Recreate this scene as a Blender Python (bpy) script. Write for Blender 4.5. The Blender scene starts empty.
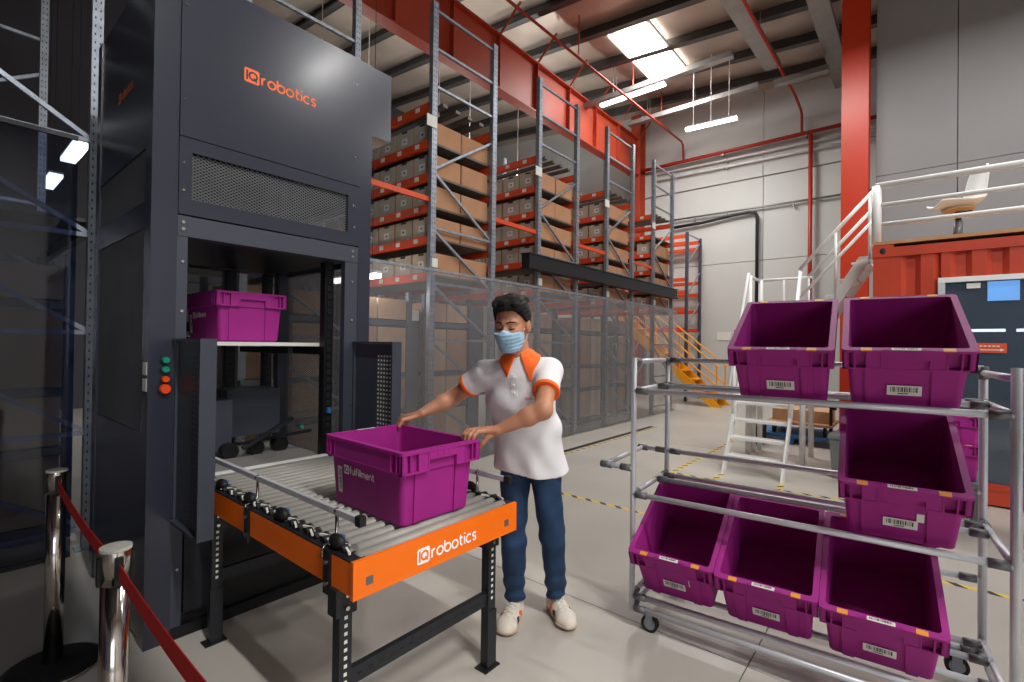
import bpy, math, random
import numpy as np
from mathutils import Vector, Matrix
rng = random.Random(7)
sc = bpy.context.scene
col = sc.collection
R = math.radians

# ------------------------------------------------------------------ camera
yaw, pit, rol = R(39.8), R(0.473), R(0.756)
fw = Vector((math.cos(yaw)*math.cos(pit), math.sin(yaw)*math.cos(pit), math.sin(pit)))
rt = Vector((math.sin(yaw), -math.cos(yaw), 0)); up = rt.cross(fw)
rt, up = rt*math.cos(rol)+up*math.sin(rol), up*math.cos(rol)-rt*math.sin(rol)
cd = bpy.data.cameras.new('camera'); cam = bpy.data.objects.new('camera', cd); col.objects.link(cam)
cam.matrix_world = Matrix(((rt.x, up.x, -fw.x, 0), (rt.y, up.y, -fw.y, 0), (rt.z, up.z, -fw.z, 1.5), (0, 0, 0, 1)))
cd.sensor_width = 36; cd.lens = 17.178; cd.clip_start = 0.05; cd.clip_end = 200
sc.camera = cam
# ------------------------------------------------------------------ world, exposure, large lights
w = bpy.data.worlds.new('world'); sc.world = w; w.use_nodes = True
w.node_tree.nodes['Background'].inputs[0].default_value = (0.75, 0.85, 1, 1)
w.node_tree.nodes['Background'].inputs[1].default_value = 0.3
vs = sc.view_settings
vs.view_transform = 'Standard'; vs.look = 'None'; vs.gamma = 1; vs.exposure = 0.0; vs.use_curve_mapping = False
def area(name, loc, sx, sy, power, colr=(1, 1, 1), rot=(0, 0, 0)):
    l = bpy.data.lights.new(name, 'AREA'); l.shape = 'RECTANGLE'; l.size = sx; l.size_y = sy
    l.energy = power; l.color = colr
    o = bpy.data.objects.new(name, l); o.location = loc; o.rotation_euler = rot; col.objects.link(o); return o
DAY = (1.0, 0.985, 0.96)
# daylight through the roof light in view, and unseen pendant lamps added over the open floor
area('skylight_light', (11.4, 5.1, 8.45), 2.6, 0.9, 170, DAY)
ADDED_PEND = [(8.2, 1.3, 120), (8.2, -1.8, 80), (8.2, -4.9, 80), (5.0, -0.6, 90), (5.0, -3.4, 90), (0.2, -2.2, 260), (0.2, -4.8, 300)]
for x_, y_, w_ in ADDED_PEND: area('pendant_light', (x_, y_, 6.93), 0.14, 1.3, w_, DAY)
area('pendant_light', (12.29, 3.96, 6.96), 0.12, 1.2, 110, DAY)
# fill light from a made-up window added in the wall behind the camera
area('added_window_light', (-4.0, -8.85, 2.7), 4.4, 3.8, 100, (0.97, 0.98, 1.0), (R(90), 0, 0))

# ------------------------------------------------------------------ materials
def s2l(c):
    return tuple(((v/255)/12.92 if v/255 <= 0.04045 else ((v/255+0.055)/1.055)**2.4) for v in c)
def mat(name, c, rough=0.5, metal=0.0, var=0.06, scale=6.0, bump=0.0, bscale=60.0, emit=0.0, spec=0.5, coat=0.0, alpha=1.0):
    m = bpy.data.materials.new(name); m.use_nodes = True; nt = m.node_tree; b = nt.nodes['Principled BSDF']
    c = s2l(c)
    b.inputs['Roughness'].default_value = rough; b.inputs['Metallic'].default_value = metal
    b.inputs['Specular IOR Level'].default_value = spec; b.inputs['Coat Weight'].default_value = coat
    b.inputs['Coat Roughness'].default_value = 0.15
    tc = nt.nodes.new('ShaderNodeTexCoord')
    nz = nt.nodes.new('ShaderNodeTexNoise'); nz.inputs['Scale'].default_value = scale; nz.inputs['Detail'].default_value = 4
    nt.links.new(tc.outputs['Object'], nz.inputs['Vector'])
    rp = nt.nodes.new('ShaderNodeValToRGB'); e = rp.color_ramp.elements
    e[0].position = 0.3; e[1].position = 0.7
    e[0].color = tuple(v*(1-var) for v in c)+(1,); e[1].color = tuple(min(1, v*(1+var)) for v in c)+(1,)
    nt.links.new(nz.outputs['Fac'], rp.inputs['Fac']); nt.links.new(rp.outputs['Color'], b.inputs['Base Color'])
    if bump:
        n2 = nt.nodes.new('ShaderNodeTexNoise'); n2.inputs['Scale'].default_value = bscale; n2.inputs['Detail'].default_value = 3
        nt.links.new(tc.outputs['Object'], n2.inputs['Vector'])
        bp = nt.nodes.new('ShaderNodeBump'); bp.inputs['Strength'].default_value = bump; bp.inputs['Distance'].default_value = 0.01
        nt.links.new(n2.outputs['Fac'], bp.inputs['Height']); nt.links.new(bp.outputs['Normal'], b.inputs['Normal'])
    if emit:
        b.inputs['Emission Color'].default_value = c+(1,); b.inputs['Emission Strength'].default_value = emit
    if alpha < 1: b.inputs['Alpha'].default_value = alpha
    return m
M = {}
M['slate'] = mat('slate_paint', (44, 47, 61), 0.26, 0.0, 0.05, 2, 0.02, 200, coat=0.25)
M['slate2'] = mat('slate_paint_dull', (58, 62, 74), 0.45, 0.0, 0.05, 3, 0.02, 200)
M['black'] = mat('black_metal', (20, 21, 24), 0.4, 0.2, 0.1)
M['meshgrey'] = mat('mesh_grey', (104, 106, 110), 0.5, 0.2, 0.1)
M['dark'] = mat('dark_steel', (38, 40, 45), 0.42, 0.3, 0.1)
M['rubber'] = mat('black_rubber', (16, 16, 17), 0.6)
M['orange'] = mat('orange_paint', (255, 116, 4), 0.38, 0, 0.03)
M['orangeb'] = mat('orange_beam_paint', (214, 74, 28), 0.45, 0, 0.10, 3)
M['orangeg'] = mat('orange_girder_paint', (178, 68, 42), 0.5, 0, 0.10, 1)
M['orangec'] = mat('orange_column_paint', (184, 48, 16), 0.4, 0, 0.08, 1)
M['redc'] = mat('container_paint', (180, 60, 36), 0.45, 0, 0.12, 2, 0.05, 40)
M['yellow'] = mat('yellow_orange_rail_paint', (240, 160, 20), 0.45, 0, 0.06)
M['pipe_red'] = mat('red_pipe_paint', (176, 46, 28), 0.45)
M['galv'] = mat('galvanised_steel', (150, 157, 167), 0.48, 0.6, 0.2, 14)
M['alu'] = mat('aluminium_tube', (204, 206, 211), 0.42, 0.3, 0.05, 10)
M['joint'] = mat('grey_pipe_joint', (112, 114, 116), 0.5, 0.5)
M['chrome'] = mat('polished_steel', (205, 200, 195), 0.12, 1.0, 0.03)
M['roller'] = mat('grey_roller', (158, 154, 147), 0.5, 0.1, 0.08, 20)
M['belt'] = mat('grey_belt', (132, 130, 126), 0.6, 0, 0.08, 10)
M['purple'] = mat('purple_plastic', (158, 36, 130), 0.55, 0, 0.05, 5, 0.03, 120, spec=0.28)
M['tag_orange'] = mat('orange_sticker', (235, 150, 40), 0.5)
M['white'] = mat('white_paint', (226, 226, 224), 0.42, 0, 0.03)
M['label'] = mat('white_label', (222, 222, 214), 0.5, 0, 0.03)
M['inkblue'] = mat('blue_grey_print', (92, 108, 140), 0.6)
M['ink'] = mat('black_ink', (22, 22, 24), 0.6)
M['logo_white'] = mat('white_print', (250, 248, 245), 0.5, 0, 0.01)
M['logo_orange'] = mat('orange_print', (246, 112, 48), 0.5, 0, 0.01)
M['card'] = mat('brown_cardboard', (178, 132, 98), 0.8, 0, 0.08, 5, 0.05, 80)
M['card2'] = mat('pale_cardboard', (196, 160, 124), 0.8, 0, 0.08, 5, 0.05, 80)
M['boxgrey'] = mat('grey_green_card', (178, 175, 160), 0.75, 0, 0.06, 8)
M['deck'] = mat('shelf_deck', (92, 90, 86), 0.5, 0.4, 0.15, 6)
M['shade'] = mat('dark_blue_grey_steel', (78, 84, 98), 0.4, 0.4, 0.1)
M['green'] = mat('green_button', (20, 150, 120), 0.35)
M['obut'] = mat('orange_button', (240, 80, 20), 0.35)
M['red_belt'] = mat('red_webbing', (196, 20, 16), 0.7, 0, 0.05, 40, 0.1, 300)
M['blue'] = mat('blue_plastic', (48, 104, 160), 0.5)
M['wood'] = mat('plywood', (176, 132, 92), 0.7, 0, 0.15, 8)
M['greybin'] = mat('grey_plastic', (118, 124, 122), 0.5)
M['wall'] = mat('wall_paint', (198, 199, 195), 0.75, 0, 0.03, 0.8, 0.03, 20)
M['wall2'] = mat('wall_grey_dimmed', (136, 134, 136), 0.7, 0, 0.04, 0.8, 0.03, 20)  # greyer than the back wall, its weaker light put into the colour
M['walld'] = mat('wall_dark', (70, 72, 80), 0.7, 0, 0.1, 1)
M['foil'] = mat('foil_insulation', (188, 174, 160), 0.42, 0.3, 0.18, 0.9, 0.6, 2.2)
M['purlin'] = mat('purlin_steel', (88, 86, 84), 0.5, 0.5, 0.1, 2)
M['traym'] = mat('cable_tray_steel', (150, 146, 142), 0.45, 0.6, 0.1, 4)
M['skin'] = mat('skin', (188, 130, 100), 0.5, 0, 0.07, 9, 0.05, 150)
M['hair'] = mat('black_hair', (18, 16, 16), 0.6, 0, 0.3, 60, 0.8, 220, spec=0.25)
M['shirt'] = mat('white_pique_cotton', (232, 230, 232), 0.8, 0, 0.02, 8, 0.15, 260)
M['collar'] = mat('orange_cotton', (250, 104, 20), 0.75, 0, 0.04, 20)
M['jeans'] = mat('blue_denim', (26, 56, 90), 0.8, 0, 0.22, 14, 0.3, 400)
M['mask'] = mat('pale_blue_mask', (160, 200, 226), 0.75, 0, 0.05, 20, 0.2, 60)
M['shoe'] = mat('off_white_canvas', (222, 212, 198), 0.7, 0, 0.06, 20)
M['sole'] = mat('tan_rubber_sole', (196, 170, 146), 0.65)
M['eye'] = mat('dark_eye', (40, 26, 20), 0.3)
M['lamp'] = mat('lamp_tube', (255, 253, 248), 0.5, 0, 0, emit=9)
M['sky'] = mat('skylight_pane', (255, 253, 250), 0.5, 0, 0, emit=7)
M['lampdim'] = mat('lamp_tube_small', (250, 252, 255), 0.5, 0, 0, emit=5)
M['fillpane'] = mat('added_pane_glow', (240, 246, 255), 0.5, 0, 0, emit=2)  # glow for the panes of the added window
M['screen'] = mat('blue_poster_glow', (96, 150, 214), 0.4, emit=0.6)  # poster blue with an added glow
M['signred'] = mat('orange_red_sign', (206, 84, 52), 0.5)

def floor_mat():
    m = mat('polished_concrete', (186, 181, 172), 0.30, 0, 0.05, 1.2)
    nt = m.node_tree; b = nt.nodes['Principled BSDF']
    tc = nt.nodes['Texture Coordinate']
    n2 = nt.nodes.new('ShaderNodeTexNoise'); n2.inputs['Scale'].default_value = 0.7; n2.inputs['Detail'].default_value = 6
    nt.links.new(tc.outputs['Object'], n2.inputs['Vector'])
    mr = nt.nodes.new('ShaderNodeMapRange'); mr.inputs[3].default_value = 0.26; mr.inputs[4].default_value = 0.42
    nt.links.new(n2.outputs['Fac'], mr.inputs[0]); nt.links.new(mr.outputs[0], b.inputs['Roughness'])
    return m
M['floor'] = floor_mat()
M['joint_dark'] = mat('slab_joint', (92, 90, 86), 0.8)
def hazard():
    m = mat('hazard_tape', (226, 196, 92), 0.55, 0, 0.02); nt = m.node_tree; b = nt.nodes['Principled BSDF']
    uv = nt.nodes['Texture Coordinate']
    sp = nt.nodes.new('ShaderNodeSeparateXYZ'); nt.links.new(uv.outputs['UV'], sp.inputs[0])
    ad = nt.nodes.new('ShaderNodeMath'); ad.operation = 'ADD'
    nt.links.new(sp.outputs[0], ad.inputs[0]); nt.links.new(sp.outputs[1], ad.inputs[1])
    fr = nt.nodes.new('ShaderNodeMath'); fr.operation = 'FRACT'; nt.links.new(ad.outputs[0], fr.inputs[0])
    gt = nt.nodes.new('ShaderNodeMath'); gt.operation = 'GREATER_THAN'; gt.inputs[1].default_value = 0.62
    nt.links.new(fr.outputs[0], gt.inputs[0])
    mx = nt.nodes.new('ShaderNodeMix'); mx.data_type = 'RGBA'
    nt.links.new(gt.outputs[0], mx.inputs[0])
    nt.links.new(nt.nodes['Color Ramp'].outputs[0], mx.inputs[6]); mx.inputs[7].default_value = s2l((52, 46, 40))+(1,)
    nt.links.new(mx.outputs[2], b.inputs['Base Color'])
    return m
M['hazard'] = hazard()
def clear(name, tint, tr, gloss_rough, gl, white, wc=(0.7, 0.72, 0.75)):
    m = bpy.data.materials.new(name); m.use_nodes = True; nt = m.node_tree; nt.nodes.clear()
    o = nt.nodes.new('ShaderNodeOutputMaterial'); t = nt.nodes.new('ShaderNodeBsdfTransparent'); t.inputs[0].default_value = tint+(1,)
    d = nt.nodes.new('ShaderNodeBsdfDiffuse'); d.inputs[0].default_value = wc+(1,)
    g = nt.nodes.new('ShaderNodeBsdfGlossy'); g.inputs['Roughness'].default_value = gloss_rough
    m1 = nt.nodes.new('ShaderNodeMixShader'); m1.inputs[0].default_value = white
    nt.links.new(t.outputs[0], m1.inputs[1]); nt.links.new(d.outputs[0], m1.inputs[2])
    fz = nt.nodes.new('ShaderNodeFresnel'); fz.inputs[0].default_value = 1.45
    mu = nt.nodes.new('ShaderNodeMath'); mu.operation = 'MULTIPLY'; mu.inputs[1].default_value = gl
    nt.links.new(fz.outputs[0], mu.inputs[0])
    m2 = nt.nodes.new('ShaderNodeMixShader'); nt.links.new(mu.outputs[0], m2.inputs[0])
    nt.links.new(m1.outputs[0], m2.inputs[1]); nt.links.new(g.outputs[0], m2.inputs[2]); nt.links.new(m2.outputs[0], o.inputs[0])
    return m
M['curtain'] = clear('clear_plastic_curtain', (0.86, 0.88, 0.92), 1, 0.22, 1.6, 0.14)
M['glass'] = clear('tinted_glass', (0.55, 0.62, 0.72), 1, 0.04, 2.2, 0.16, (0.3, 0.4, 0.52))
M['smoked'] = clear('smoked_clear_sheet', (0.5, 0.54, 0.66), 1, 0.06, 1.3, 0.0)

# ------------------------------------------------------------------ mesh builder
ORG = {}
class MB:
    def __init__(s): s.v = []; s.f = []; s.m = []; s.i = 0; s.uv = None
    def add(s, vs, fs):
        n = len(s.v); s.v += [tuple(p) for p in vs]; s.f += [tuple(a+n for a in f) for f in fs]; s.m += [s.i]*len(fs); return s
    def box(s, lo, hi):
        x0, y0, z0 = lo; x1, y1, z1 = hi
        return s.hexa([(x0, y0, z0), (x1, y0, z0), (x1, y1, z0), (x0, y1, z0), (x0, y0, z1), (x1, y0, z1), (x1, y1, z1), (x0, y1, z1)])
    def hexa(s, p): return s.add(p, [(0, 3, 2, 1), (4, 5, 6, 7), (0, 1, 5, 4), (1, 2, 6, 5), (2, 3, 7, 6), (3, 0, 4, 7)])
    def bar(s, a, b, w, h, upv=(0, 0, 1)):
        a = Vector(a); b = Vector(b); d = (b-a).normalized(); u = Vector(upv)
        if abs(d.dot(u)) > 0.98: u = Vector((1, 0, 0))
        x = d.cross(u).normalized()*w/2; y = x.cross(d).normalized()*h/2
        return s.hexa([a-x-y, a+x-y, a+x+y, a-x+y, b-x-y, b+x-y, b+x+y, b-x+y][0:4]+[b-x-y, b+x-y, b+x+y, b-x+y])
    def tube(s, a, b, r, n=8, r2=None, cap=True):
        return s.path([a, b], r, n, cap, r2)
    def path(s, pts, r, n=8, cap=True, r2=None):
        pts = [Vector(p) for p in pts]; rings = []; m = len(pts)
        t0 = (pts[1]-pts[0]).normalized(); u = Vector((0, 0, 1))
        if abs(t0.dot(u)) > 0.9: u = Vector((1, 0, 0))
        for k, p in enumerate(pts):
            t = (pts[min(k+1, m-1)]-pts[max(k-1, 0)]).normalized()
            x = t.cross(u); 
            if x.length < 1e-4: x = t.cross(Vector((0, 1, 0)))
            x.normalize(); y = x.cross(t).normalized(); u = y
            rr = r if r2 is None else r+(r2-r)*k/(m-1)
            rings.append([p+(x*math.cos(2*math.pi*j/n)+y*math.sin(2*math.pi*j/n))*rr for j in range(n)])
        return s.loft(rings, cap)
    def loft(s, rings, cap=True, close=False):
        n = len(rings[0]); vs = [p for r in rings for p in r]; fs = []
        K = len(rings)
        for k in range(K if close else K-1):
            k2 = (k+1) % K
            for j in range(n):
                j2 = (j+1) % n; fs.append((k*n+j, k*n+j2, k2*n+j2, k2*n+j))
        if cap and not close: fs.append(tuple(range(n))[::-1]); fs.append(tuple((K-1)*n+j for j in range(n)))
        return s.add(vs, fs)
    def lathe(s, c, prof, n=20):
        c = Vector(c)
        return s.loft([[c+Vector((r*math.cos(2*math.pi*j/n), r*math.sin(2*math.pi*j/n), z)) for j in range(n)] for r, z in prof])
    def ball(s, c, r, n=10, m=6):
        c = Vector(c); rr = Vector(r) if not isinstance(r, (int, float)) else Vector((r, r, r))
        return s.loft([[c+Vector((rr.x*math.sin(t)*math.cos(2*math.pi*j/n), rr.y*math.sin(t)*math.sin(2*math.pi*j/n), -rr.z*math.cos(t))) for j in range(n)]
                       for t in [0.08+(math.pi-0.16)*k/m for k in range(m+1)]])
    def mesh(s, name, mt, smooth=False, off=(0, 0, 0)):
        me = bpy.data.meshes.new(name); o = Vector(off)
        me.from_pydata([(p[0]-o.x, p[1]-o.y, p[2]-o.z) for p in s.v], [], s.f)
        for x in (mt if isinstance(mt, (list, tuple)) else [mt]): me.materials.append(M[x] if isinstance(x, str) else x)
        if isinstance(mt, (list, tuple)): me.polygons.foreach_set('material_index', s.m)
        if smooth: me.polygons.foreach_set('use_smooth', [True]*len(s.f))
        me.update(); return me
    def build(s, name, mt, parent=None, smooth=False, local=False):
        off = (0, 0, 0)
        if parent is not None and not local: off = ORG.get(parent.name, (0, 0, 0))
        return link(name, s.mesh(name, mt, smooth, off), parent)
def link(name, me, parent=None, loc=None, rot=None):
    o = bpy.data.objects.new(name, me); col.objects.link(o)
    if parent is not None:
        o.parent = parent; ORG[o.name] = ORG.get(parent.name, (0, 0, 0))
    if loc: o.location = loc
    if rot: o.rotation_euler = rot
    if smooth_angle(o): pass
    return o
def smooth_angle(o): return False
def tag(o, label=None, cat=None, group=None, kind=None):
    if label: o['label'] = label
    if cat: o['category'] = cat
    if group: o['group'] = group
    if kind: o['kind'] = kind
    return o
def thing(name, label, cat, loc=(0, 0, 0), rz=0, group=None):
    o = bpy.data.objects.new(name, None); col.objects.link(o); o.location = loc; o.rotation_euler = (0, 0, rz)
    o.empty_display_size = 0.1; ORG[o.name] = tuple(loc) if rz == 0 else (0, 0, 0)
    return tag(o, label, cat, group)
def dup(root, loc=None, rot=None):
    def cp(o, par):
        c = o.copy(); col.objects.link(c); c.parent = par
        for ch in list(o.children): cp(ch, c)
        return c
    c = cp(root, None)
    if loc is not None: c.location = loc
    if rot is not None: c.rotation_euler = rot
    return c
ORD = ['first', 'second', 'third', 'fourth', 'fifth', 'sixth', 'seventh', 'eighth', 'ninth', 'tenth']

# ------------------------------------------------------------------ stroke lettering (flat print)
def arc(cx, cy, r, a0, a1, n=12): return [(cx+r*math.cos(R(a0+(a1-a0)*k/n)), cy+r*math.sin(R(a0+(a1-a0)*k/n))) for k in range(n+1)]
GL = {
 'r': (0.55, [[(0, 0), (0, 1)], [(0, 0.45)]+arc(0.5, 0.5, 0.5, 165, 95, 6)]),
 'o': (1.0, [arc(0.5, 0.5, 0.5, 0, 360, 20)]),
 'b': (1.0, [[(0, 1.5), (0, 0.5)], arc(0.5, 0.5, 0.5, 0, 360, 20)]),
 't': (0.62, [[(0.2, 1.4), (0.2, 0.4)]+arc(0.55, 0.37, 0.35, 180, 275, 6), [(0, 0.98), (0.6, 0.98)]]),
 'i': (0.1, [[(0.05, 0), (0.05, 1)], [(0.05, 1.3), (0.05, 1.48)]]),
 'c': (0.86, [arc(0.5, 0.5, 0.5, 48, 312, 16)]),
 's': (0.72, [arc(0.36, 0.74, 0.26, 20, 250, 10)+arc(0.38, 0.25, 0.25, 85, -160, 10)]),
 'f': (0.6, [[(0.2, 0), (0.2, 1.1)]+arc(0.52, 1.13, 0.32, 180, 80, 6), [(0, 0.9), (0.55, 0.9)]]),
 'u': (0.9, [[(0, 1), (0, 0.45)]+arc(0.45, 0.45, 0.45, 180, 360, 10)+[(0.9, 1)], [(0.9, 0.5), (0.9, 0)]]),
 'l': (0.1, [[(0.05, 0), (0.05, 1.5)]]),
 'm': (1.4, [[(0, 0), (0, 1)], [(0, 0.5)]+arc(0.35, 0.62, 0.35, 180, 0, 8)+[(0.7, 0)], [(0.7, 0.5)]+arc(1.05, 0.62, 0.35, 180, 0, 8)+[(1.4, 0)]]),
 'e': (1.0, [[(0.03, 0.52), (0.97, 0.52)]+arc(0.5, 0.5, 0.48, 5, 315, 16)]),
 'n': (0.85, [[(0, 0), (0, 1)], [(0, 0.5)]+arc(0.42, 0.56, 0.42, 180, 0, 8)+[(0.85, 0)]]),
}
def ribbon(mb, pts, w, fn):
    if len(pts) < 2: return
    L = []; m = len(pts); closed = abs(pts[0][0]-pts[-1][0])+abs(pts[0][1]-pts[-1][1]) < 1e-6
    for k in range(m):
        if closed: a, b = pts[(k-1) % (m-1)], pts[(k+1) % (m-1)]
        else: a, b = pts[max(k-1, 0)], pts[min(k+1, m-1)]
        dx, dy = b[0]-a[0], b[1]-a[1]; l = math.hypot(dx, dy) or 1
        nx, ny = -dy/l*w/2, dx/l*w/2
        L += [fn(pts[k][0]+nx, pts[k][1]+ny), fn(pts[k][0]-nx, pts[k][1]-ny)]
    mb.add(L, [(2*k, 2*k+1, 2*k+3, 2*k+2) for k in range(m-1)])
def rrect(x0, y0, x1, y1, r, n=5):
    return arc(x1-r, y1-r, r, 0, 90, n)+arc(x0+r, y1-r, r, 90, 180, n)+arc(x0+r, y0+r, r, 180, 270, n)+arc(x1-r, y0+r, r, 270, 360, n)
def logo(word, o, u, v, xh, parent, mt_letters, mt_cut, local=False, gap=0.27):
    """boxed IQ mark followed by a word; o = lower-left of the word box, u/v = reading and up directions, xh = x-height"""
    o, u, v = Vector(o), Vector(u).normalized(), Vector(v).normalized(); nrm = u.cross(v)
    f1 = lambda x, y: tuple(o+u*(x*xh)+v*(y*xh)+nrm*0.0012)
    f2 = lambda x, y: tuple(o+u*(x*xh)+v*(y*xh)+nrm*0.0022)
    a = MB(); pts = rrect(0, -0.28, 1.95, 1.62, 0.28)
    a.add([f1(*p) for p in pts], [tuple(range(len(pts)))])
    mark = a.build('logo_mark', mt_letters, parent, local=local)
    b = MB(); ribbon(b, [(0.36, 0.02), (0.36, 1.32)], 0.24, f2); ribbon(b, arc(1.14, 0.68, 0.5, 0, 360, 20), 0.24, f2); ribbon(b, [(1.2, 0.5), (1.62, 0.0)], 0.22, lambda a_, b_: tuple(Vector(f2(a_, b_))+nrm*.0003))
    b.build('logo_letters', mt_cut, mark, local=local)
    x = 2.3; t = MB()
    for ch in word:
        if ch == ' ': x += 0.6; continue
        wd, st = GL[ch]
        for q, s_ in enumerate(st): ribbon(t, [(x+p[0], p[1]) for p in s_], 0.25, lambda a_, b_, q=q: tuple(Vector(f1(a_, b_))+nrm*(.0003*q)))
        x += wd+gap
    t.build('logo_word', mt_letters, parent, local=local)
def barcode(mb, o, u, v, w, h, seed=1, text=True):
    """white sticker with printed bars; material slot 0 white, 1 ink"""
    o, u, v = Vector(o), Vector(u).normalized(), Vector(v).normalized(); n = u.cross(v); rg = random.Random(seed)
    P = lambda a, b, c: tuple(o+u*a+v*b+n*c)
    mb.i = 0
    mb.hexa([P(0, 0, 0), P(w, 0, 0), P(w, h, 0), P(0, h, 0), P(0, 0, .0008), P(w, 0, .0008), P(w, h, .0008), P(0, h, .0008)])
    mb.i = 1; x = w*.1
    while x < w*.88:
        b = w*rg.choice((.012, .02, .03, .04))
        mb.add([P(x, h*.34, .0012), P(x+b, h*.34, .0012), P(x+b, h*.86, .0012), P(x, h*.86, .0012)], [(0, 1, 2, 3)])
        x += b+w*rg.choice((.012, .02, .03))
    if text: mb.add([P(w*.32, h*.14, .0012), P(w*.62, h*.14, .0012), P(w*.62, h*.24, .0012), P(w*.32, h*.24, .0012)], [(0, 1, 2, 3)])
    mb.i = 0
# ================================================================== the setting
fl = MB(); fl.box((-8, -9, -0.3), (15, 14, -0.006))
floor = tag(fl.build('floor', 'joint_dark'), kind='structure')
xs = [-8, -2.5, 2.5, 7.5, 12.5, 15.0]; ys = [-9, -4.385, 0.615, 5.615, 10.615, 14.0]
for i in range(5):
    for j in range(5):
        g = 0.003
        MB().box((xs[i]+g, ys[j]+g, -0.006), (xs[i+1]-g, ys[j+1]-g, 0.0)).build('slab', 'floor', floor)
# back wall of precast panels with recessed joints
wb = tag(MB().box((15.0, -9, 0), (15.3, 14, 10.2)).build('wall_back', 'walld'), kind='structure')
cy = [14, 8.4, 3.36, 1.25]; cz = [0, 3.96, 6.30, 7.0, 9.6]
for i in range(3):
    for j in range(4):
        off = 0.0 if j < 2 else (-0.05 if j == 2 else 0.0)
        MB().box((14.90+off, cy[i+1]+.008, cz[j]+.008), (15.01, cy[i]-.008, cz[j+1]-.008)).build('wall_panel', 'wall', wb)
MB().box((14.90, .6, 0), (15.01, 1.242, 9.0)).build('wall_panel', 'wall', wb)
# the wall steps forward to the right of the orange column
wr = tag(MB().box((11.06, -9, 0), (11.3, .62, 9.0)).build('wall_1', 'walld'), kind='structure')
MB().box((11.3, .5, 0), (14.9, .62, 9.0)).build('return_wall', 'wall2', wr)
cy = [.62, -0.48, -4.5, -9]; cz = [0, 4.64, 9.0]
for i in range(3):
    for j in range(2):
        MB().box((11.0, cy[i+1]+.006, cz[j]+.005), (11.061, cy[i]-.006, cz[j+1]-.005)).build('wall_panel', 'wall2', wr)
tag(MB().box((-8, 14, 0), (15.3, 14.3, 10.2)).build('wall_left', 'walld'), kind='structure')
tag(MB().box((-8, -9.3, 0), (15.3, -9, 10.2)).build('wall_right', 'wall'), kind='structure')
tag(MB().box((-8.3, -9.3, 0), (-8, 14.3, 10.2)).build('wall_front', 'walld'), kind='structure')
w2 = tag(MB().box((-6.3, -9.0, .7), (-1.7, -8.94, .8)).box((-6.3, -9.0, 4.6), (-1.7, -8.94, 4.7)).box((-6.3, -9.0, .8), (-6.2, -8.94, 4.6)).box((-1.8, -9.0, .8), (-1.7, -8.94, 4.6)).box((-4.05, -9.0, .8), (-3.95, -8.94, 4.6)).build('added_window', 'white'), kind='structure')  # made-up window, added as the source of the frontal fill
for x0, x1 in ((-6.2, -4.05), (-3.95, -1.8)): MB().box((x0, -8.99, .8), (x1, -8.97, 4.6)).build('pane', 'fillpane', w2)
# roof: foil-faced insulation sagging between purlins
def zr(y): return 8.2+0.09*y
nx, ny = 120, 60; vs_, fs_ = [], []
for i in range(nx+1):
    x = -8.3+23.6*i/nx
    for j in range(ny+1):
        y = -9.3+23.6*j/ny
        ph = ((x-8.6)/1.35) % 1.0
        vs_.append((x, y, zr(y)+0.27-0.07*math.sin(math.pi*ph)+0.02*math.sin(5*y+2*x)*math.sin(3.1*x)))
for i in range(nx):
    for j in range(ny): a = i*(ny+1)+j; fs_.append((a, a+1, a+ny+2, a+ny+1))
n0 = len(vs_)
vs_ += [(-8.3, -9.3, 9.6), (15.3, -9.3, 9.6), (15.3, 14.3, 10.4), (-8.3, 14.3, 10.4)]; fs_.append((n0, n0+1, n0+2, n0+3))
mb = MB(); mb.add(vs_, fs_); ceiling = tag(mb.build('ceiling', 'foil', smooth=True), kind='structure')
pm = None
for k in range(-12, 5):
    x = 8.6+1.35*k
    if x < -7.9 or x > 14.7: continue
    b = MB()
    for (x0, x1, z0, z1) in ((-.012, .012, 0, .25), (-.13, .03, 0, .02), (-.03, .13, .23, .25)):
        b.hexa([(x+x0, -9, zr(-9)+z0), (x+x1, -9, zr(-9)+z0), (x+x1, 14, zr(14)+z0), (x+x0, 14, zr(14)+z0), (x+x0, -9, zr(-9)+z1), (x+x1, -9, zr(-9)+z1), (x+x1, 14, zr(14)+z1), (x+x0, 14, zr(14)+z1)])
    b.build('purlin', 'purlin', ceiling)
# roof light
sk = tag(MB().box((10.05, 4.60, 8.66), (12.75, 4.66, 8.72)).box((10.05, 5.60, 8.74), (12.75, 5.66, 8.80)).build('window_1', 'white'), kind='structure')
for (x0, x1) in ((10.08, 11.27), (11.33, 12.70)):
    MB().hexa([(x0, 4.66, 8.63), (x1, 4.66, 8.63), (x1, 5.60, 8.715), (x0, 5.60, 8.715), (x0, 4.66, 8.65), (x1, 4.66, 8.65), (x1, 5.60, 8.735), (x0, 5.60, 8.735)]).build('pane', 'sky', sk)
# orange plate girder on its column along the racks, tall column by the container
g = thing('roof_girder', 'deep orange steel plate girder running under the roof above the racks', 'girder', (8, 7, 6.95))
GX0, GX1 = -7.9, 14.45
MB().box((GX0, 6.99, 6.98), (GX1, 7.01, 8.12)).build('web', 'orangeg', g)
MB().box((GX0, 6.87, 6.95), (GX1, 7.13, 6.98)).build('bottom_flange', 'orangeg', g)
MB().box((GX0, 6.87, 8.10), (GX1, 7.13, 8.13)).build('top_flange', 'orangeg', g)
for k in range(-2, 11):
    x = 1.0+1.35*k
    MB().box((x-.008, 6.88, 6.98), (x+.008, 6.99, 8.10)).build('stiffener', 'orangeg', g)
    MB().bar((x, 6.9, 8.12), (x+.25, 6.55, zr(6.5)+.02), .04, .04).build('fly_brace', 'orangeg', g)
c = thing('girder_column', 'orange steel column carrying the roof girder at the back wall', 'column', (14.65, 7.0, 0))
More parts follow.
